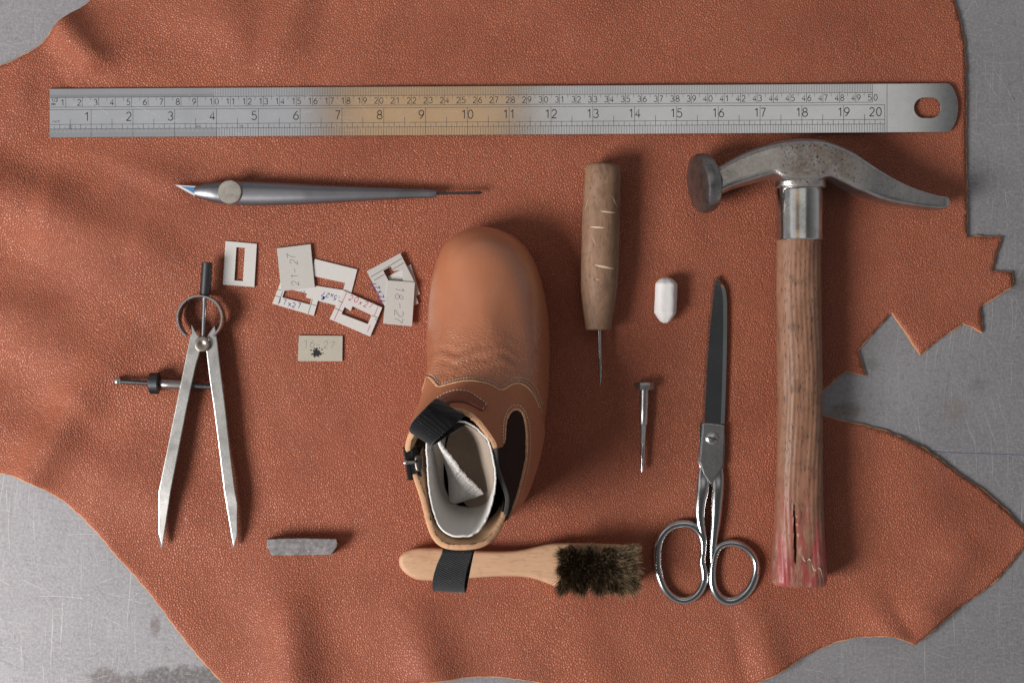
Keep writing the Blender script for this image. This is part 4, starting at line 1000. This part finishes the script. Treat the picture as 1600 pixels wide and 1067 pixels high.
    def vamp_mask(tn, co, h):
        x, y, z = tn.sep(co); y0 = P(0, 470)[1] - t.location.y; y1 = P(0, 575)[1] - t.location.y
        g = tn.sstep(y, y0, y1)
        wc = tn.map(tn.vadd(co, tn.vscale(tn.noise(co, 45, 2, out='Color'), .012)), (.42, 1, .5))
        wr = tn.math('MULTIPLY', tn.sstep(tn.vor(wc, 760, 'DISTANCE_TO_EDGE'), 0.0, .32), .75)
        return tn.math('ADD', tn.math('MULTIPLY', h, tn.math('ADD', .08, tn.math('MULTIPLY', g, .25))), tn.math('MULTIPLY', wr, g))
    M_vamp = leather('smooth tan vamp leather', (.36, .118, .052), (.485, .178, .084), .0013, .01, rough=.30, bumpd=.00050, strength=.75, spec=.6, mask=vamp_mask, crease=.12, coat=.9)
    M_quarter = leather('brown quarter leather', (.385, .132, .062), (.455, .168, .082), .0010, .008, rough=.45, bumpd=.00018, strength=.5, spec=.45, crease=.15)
    submesh('vamp', ~quarter, [M_vamp, tan_raw], 0)
    submesh('quarter', quarter & ~gore & ~zp, [M_quarter, tan_raw], .0010, .0018)
    M_gore = plain('dark brown elastic', (.040, .022, .019), .95, sc=1600, var=.5, bump=.6, bd=.0002, spec=.1)
    submesh('elastic_gore', gore, [M_gore, M_gore], .0002, .0016)
    M_blackf = fabric('black cotton webbing', (.013, .0135, .016), 260, (1, 1, 1), .6)
    submesh('zip_tape', zp, [M_blackf, M_blackf], -.0022, .0012)
    # sole
    ring0 = Sf[0]; rings = [ring0 * 1.0 + np.array([0, 0, .0004]), ring0 + np.array([0, 0, .0035])]
    cc = ring0.mean(0); rings = [cc + (r - cc) * np.array([.985, .985, 1]) for r in rings]
    v, f = loft(rings); mk('sole', v, f, plain('brown sole', (.10, .05, .03), .8), t)
    # raw cut edges
    def edge_strip(name, pts, r, rb, mat, step=2.0, off=.0006, rough_=0.12):
        p = cr(pts, int(np.linalg.norm(np.diff(np.array(pts), axis=0), axis=1).sum() / step)); L = []
        for a, b in p:
            h = hit(a, b)
            if h is not None and (not L or np.linalg.norm(h[0] + h[1] * off - L[-1]) < .012): L.append(h[0] + h[1] * off)
        L = np.array(L); rr = r * (1 + rough_ * rng.normal(0, 1, len(L)))
        v, f = tube(L, rr, rr * rb, 8); return mk(name, v, f, mat, t)
    edge_strip('raw_edge', [(663.5, 612), (662.5, 600), (664, 591.5), (668, 589.5), (676, 594), (683, 603.5), (688, 605.5), (709, 600), (730, 596.5), (748, 598), (766, 602.5), (779, 609.5), (787, 609.5), (799, 602.5), (811, 600.5), (823, 607), (833, 620.5), (840, 637)], .00085, .75, tan_raw)
    gp = [(786, 692), (787.5, 680), (788.5, 666), (792, 652), (799, 642.5), (807, 640), (814, 644), (818.5, 655), (821.5, 680), (820.5, 716), (814.5, 745), (806.5, 775), (799, 795)]
    edge_strip('gore_edge', gp, .0007, .7, tan_raw)
    # stitching
    M_thread = plain('cream thread', (.62, .47, .36), .8, sc=2000)
    def stitches(pts, gap=4.2, ln=2.9, r=.00028, name='stitching', off=.0012, mat=M_thread):
        n = max(2, int(np.linalg.norm(np.diff(np.array(pts), axis=0), axis=1).sum() / gap)); p = cr(pts, n); VF = []
        d = np.gradient(p, axis=0); d /= np.linalg.norm(d, axis=1)[:, None]
        for (a, b), (dx, dy) in zip(p, d):
            h0 = hit(a - dx * ln / 2, b - dy * ln / 2); h1 = hit(a + dx * ln / 2, b + dy * ln / 2)
            if h0 is None or h1 is None or np.linalg.norm(h0[0] - h1[0]) > .004: continue
            A = h0[0] + h0[1] * (off - .0004); B = h1[0] + h1[1] * (off - .0004); m_ = (A + B) / 2 + h0[1] * .0005
            VF.append(tube([A, (A * .6 + m_ * .4) + h0[1] * .0002, m_, (B * .6 + m_ * .4) + h0[1] * .0002, B], np.array([.5, 1, 1, 1, .5]) * r, None, 6))
        if VF: v, f = merge(*VF); mk(name, v, f, mat, t)
    up = [(664, 584), (670, 584), (678, 588.5), (685, 598), (690, 600), (709, 594.5), (730, 591), (748, 592.5), (766, 597), (779, 604), (787, 604), (798, 597), (811, 595), (825, 601), (836, 616), (843, 633), (846, 645)]
    stitches(up, off=.0004)
    stitches([(792, 591), (800, 587.5), (811, 585.5), (828, 593), (839, 607), (846, 624)][:0] or [(800, 592.5), (812, 590.5), (828, 597), (839, 612), (846, 630)], off=.0004)
    stitches([(783.5, 690), (784.5, 672), (787, 655), (794, 640), (804, 634.5), (813, 637), (820, 648), (825, 668), (826, 690), (824, 718), (819, 745), (811, 775)], 4.6, 3.0, .00024)
    # tab under the front loop with its seam
    tabp = [(684, 629), (697, 620), (715, 614.5), (733, 617), (748, 627), (758, 634), (752, 643.5), (740, 638), (725, 632), (705, 632), (690, 640)]
    pts = cr(tabp, 60, True); cxy = pts.mean(0); L = []; 
    rings = []
    for k_ in np.linspace(1, 0.02, 9):
        row = []
        for a, b in pts:
            # pull toward a curved medial line
            ma = np.clip(a, 692, 748); mb = np.interp(ma, [692, 715, 735, 748], [631, 624, 627.5, 634])
            h = hit(ma + (a - ma) * k_, mb + (b - mb) * k_)
            row.append(h[0] + h[1] * (.0026 if k_ < .95 else .0016) if h else (row[-1] if row else np.zeros(3)))
        rings.append(np.array(row))
    v, f = loft(rings, True, False, True)
    mk('loop_tab', v, f, leather('dark brown tab leather', (.20, .062, .035), (.25, .080, .045), .0010, .006, rough=.5, bumpd=.00015, strength=.4, crease=.1), t)
    stitches([(688, 627), (699, 620.5), (715, 616.5), (732, 619), (746, 628), (755, 635)], 4.4, 3.0, .00026, off=.0030)
    stitches([(754, 637), (751, 642)], 4, 3, .00022, off=.0030)
    # collar: rim and lining
    top = Sf[-1]; 
    def lining(mask_u, depth_rows, off, name, mat):
        rows = [Sf[-1 - r] - Nn[-1 - r] * (off + .0045 * r / depth_rows) for r in range(0, depth_rows, 3)]
        rr = np.array(rows); n_, m_ = rr.shape[:2]; vv = rr.reshape(-1, 3); ff = []
        for a in range(n_ - 1):
            for j in range(m_):
                if mask_u[j]: k = (j + 1) % m_; ff.append((a * m_ + j, a * m_ + k, (a + 1) * m_ + k, (a + 1) * m_ + j))
        return mk(name, vv, ff, mat, t, recalc=False)
    mu = ~(((U > 4.3) & (U < 6.8)) | ((U > 10.55) & (U < 11.15)))
    M_lin = plain('pale leather lining', (.56, .36, .22), .8, sc=260, var=.2, bump=.5, bd=.0003, spec=.2)
    lining(mu, 28, .0022, 'lining', M_lin)
    lining((U > 4.2) & (U < 6.9), 34, .0022, 'gore_backing', plain('taupe gore backing', (.30, .25, .21), .9, sc=700, var=.2))
    for u0, u1 in ((6.85, 10.45), (11.2, 20.2)):
        uu = np.linspace(u0, u1, int((u1 - u0) * 26)); idx = (uu % 16) * NU / 16; i0 = np.floor(idx).astype(int) % NU; fr = (idx - np.floor(idx))[:, None]
        tp = top[i0] * (1 - fr) + top[(i0 + 1) % NU] * fr; nn = Nn[-2][i0]
        n_ = 5
        p = tp - nn * .0008 + np.stack([rng.normal(0, .00012, len(uu)), rng.normal(0, .00012, len(uu)), .0002 + rng.normal(0, .0001, len(uu))], 1)
        v, f = tube(p, .0013 * (1 + .06 * rng.normal(0, 1, len(uu))), .0009, 10, 3); mk('collar_edge', v, f, tan_raw, t)
    uu = np.linspace(4.2, 6.9, 60); idx = np.floor(uu * NU / 16).astype(int); v, f = tube(top[idx] + np.array([0, 0, .0002]), .0012, .0010, 8); mk('elastic_edge', v, f, fabric('grey elastic selvedge', (.10, .095, .095), 1200), t)
    # inner sole
    ins = Sf[4]; cc = ins.mean(0); v, f = loft([cc + (ins - cc) * .93 + np.array([0, 0, .004]), cc + (ins - cc) * .93 + np.array([0, 0, .007])]); mk('insole', v, f, plain('taupe insole', (.17, .13, .10), .9), t)
    # pasteboard stiffener rolled inside
    M_board = plain('grey lining board', (.68, .655, .635), .9, sc=300, var=.06, bump=.3, bd=.0001, spec=.1); M_torn = plain('torn white board edge', (.80, .78, .77), .95, sc=900, bump=.8, bd=.0003)
    rim = [(667, 692, 9.3), (668, 725, 9.2), (670.5, 764, 9.4), (678, 800, 9.7), (689, 825, 10.0), (706, 836.5, 10.2), (722, 837.5, 10.2), (737, 836, 10.1), (752, 824, 9.9), (762, 806, 9.6), (771, 776, 9.3), (774, 750, 9.2), (772, 725, 9.2), (764, 692, 9.2), (751, 675, 9.2), (737, 664, 9.3), (720, 658, 9.3), (700, 662, 9.2), (680, 674, 9.2)]
    bot = [(694, 705, 5.6), (692, 730, 5.4), (694, 760, 5.3), (703, 780, 5.3), (714, 789, 5.4), (726, 792, 5.5), (738, 791, 5.5), (748, 786, 5.4), (756, 779, 5.3), (763, 768, 5.2), (768, 752, 5.2), (770, 730, 5.2), (770, 705, 5.2), (764, 684, 5.2), (753, 668, 5.2), (740, 659, 5.2), (726, 658, 5.2), (711, 664, 5.2), (699, 682, 5.4)]
    r3 = cr([P(a, b, zb + z * C) for a, b, z in rim], 200, True); b3 = cr([P(a, b, zb + z * C) for a, b, z in bot], 200, True)
    r3 = r3 + np.stack([rng.normal(0, .00010, 200), rng.normal(0, .00010, 200), rng.normal(0, .0002, 200)], 1)
    rows = [r3 * (1 - s) + b3 * s + np.array([0, 0, -.004]) * math.sin(math.pi * s) for s in np.linspace(0, 1, 26)]
    v, f = loft(rows, True, False, False); o = mk('stiffener', v, f, [M_board, M_torn], t, recalc=False)
    s_ = o.modifiers.new('thickness', 'SOLIDIFY'); s_.thickness = .0010; s_.offset = 0; s_.material_offset_rim = 1
    # taupe lining on the far inner wall
    up_ = cr([P(x, y, zb + z * C) for x, y, z in [(764, 800, 9.0), (769.5, 776, 8.9), (772, 750, 8.8), (770, 725, 8.8), (762, 693, 8.8), (750, 677, 8.8), (736, 666.5, 8.9), (722, 661, 8.9)]], 60)
    dn_ = cr([P(x, y, zb + z * C) for x, y, z in [(742, 796, 5.9), (728, 788, 5.7), (716, 770, 5.6), (704, 745, 5.6), (698, 722, 5.7), (697, 702, 5.8), (700, 686, 6.0), (706, 672, 6.3)]], 60)
    rows2 = [up_ * (1 - s_) + dn_ * s_ + np.array([.004, 0, -.006]) * math.sin(math.pi * s_) for s_ in np.linspace(0, 1, 20)]
    v, f = loft(rows2, False, False, False); mk('inner_lining', v, f, plain('taupe suede lining', (.38, .31, .255), .95, sc=900, var=.25, bump=.5, bd=.0002, spec=.1), t, recalc=False)
    # loose torn flap of board
    hi = [(684, 690, 9.0), (690, 699, 8.9), (700, 712, 8.6), (712, 728, 8.3), (722, 741, 8.0), (735, 755, 7.7), (752, 771, 7.3)]
    lo_ = [(688, 696, 8.0), (692, 712, 7.4), (697, 730, 6.9), (701, 748, 6.6), (702, 768, 6.4), (706, 786, 6.3), (736, 778, 6.4)]
    a3 = cr([P(a, b, zb + z * C) for a, b, z in hi], 90); c3 = cr([P(a, b, zb + z * C) for a, b, z in lo_], 90)
    a3 = a3 + rng.normal(0, .00022, a3.shape); 
    rows = [a3 * (1 - s) + c3 * s + np.array([0, 0, .003]) * math.sin(math.pi * s) for s in np.linspace(0, 1, 18)]
    v, f = loft(rows, False, False, False); o = mk('board_flap', v, f, [M_board, M_torn], t, recalc=False)
    s_ = o.modifiers.new('thickness', 'SOLIDIFY'); s_.thickness = .0009; s_.offset = 0; s_.material_offset_rim = 1
    v, f = tube(a3 + np.array([.0003, .0002, .0002]), .0007 * (1 + .5 * np.abs(rng.normal(0, 1, 90))), .0007, 8); mk('torn_edge', v, f, M_torn, o if False else t)
    # pull loops
    def strap(ea, eb, name, n=70, m=14):
        A = cr([P(a, b, zb + z * C) for a, b, z in ea], n); B = cr([P(a, b, zb + z * C) for a, b, z in eb], n)
        rows = [A * (1 - s) + B * s for s in np.linspace(0, 1, m)]
        v, f = loft(rows, False, False, False); o = mk(name, v, f, M_blackf, t, recalc=False, sharp=180)
        s_ = o.modifiers.new('thickness', 'SOLIDIFY'); s_.thickness = .0015; s_.offset = 0
        return o
    strap([(683, 630, 8.6), (681, 624, 9.4), (668, 634, 10.6), (652, 650, 11.1), (642, 663, 11.0), (641, 672, 10.6), (648, 676, 10.0), (664, 668, 9.7), (680, 660, 9.0), (690, 655, 8.0)],
          [(727, 654, 8.4), (727, 648, 9.2), (716, 658, 10.2), (700, 672, 10.7), (684, 685, 10.8), (676, 692.5, 10.5), (677, 695, 10.0), (692, 686, 9.6), (712, 672, 9.0), (726, 664, 8.0)], 'front_pull_loop')
    strap([(693, 846, 9.2), (692, 856, 9.9), (689, 868, 9.7), (682, 884, 9.2), (676.5, 904, 8.6), (676, 917, 8.0), (680, 921, 7.5), (686, 905, 7.2), (696, 875, 7.0), (702, 850, 7.0)],
          [(739, 848, 9.2), (738.5, 858, 9.9), (736, 868, 9.7), (731, 884, 9.2), (727, 904, 8.6), (726, 919, 8.0), (728, 923, 7.5), (732, 905, 7.2), (738, 875, 7.0), (744, 850, 7.0)], 'heel_pull_loop')
    # zip teeth and slider
    M_tooth = plain('black zip teeth', (.015, .015, .016), .3)
    VF = []
    for (a0, b0, a1, b1) in ((634, 700, 641, 748), (640, 698, 649, 746)):
        for s in np.linspace(0, 1, 13):
            px, py = a0 + (a1 - a0) * s, b0 + (b1 - b0) * s; c = np.array(P(px, py, zb + (8.7 + .3 * math.sin(s * 3)) * C)); VF.append(tube([c - np.array([.0016, 0, 0]), c - np.array([.0008, 0, -.0004]), c + np.array([.0008, 0, .0004]), c + np.array([.0016, 0, 0])], [.0004, .0008, .0008, .0004], None, 8))
    v, f = merge(*VF); mk('zip_teeth', v, f, M_tooth, t)
    zz = zb + 9.35 * C
    v, f = plate([cr([(648, 712), (656, 710), (661, 716), (660, 732), (655, 738), (649, 734), (647, 722)], 30, True)], zz - .006, zz - .001, .0012, 3); sl = mk('zip_slider', v, f, metal('dark brass slider', (.16, .14, .12), .35, rvar=.2, scale=200), t)
    v, f = tube([P(631, 722.8, zz), P(633, 722.8, zz), P(636, 722.6, zz), P(636.6, 722.6, zz), P(649, 722, zz)], np.array([2.4, 3.4, 3.4, 2.1, 2.1]) / S, None, 12); mk('pull_pin', v, f, M_chrome, sl)
boot()
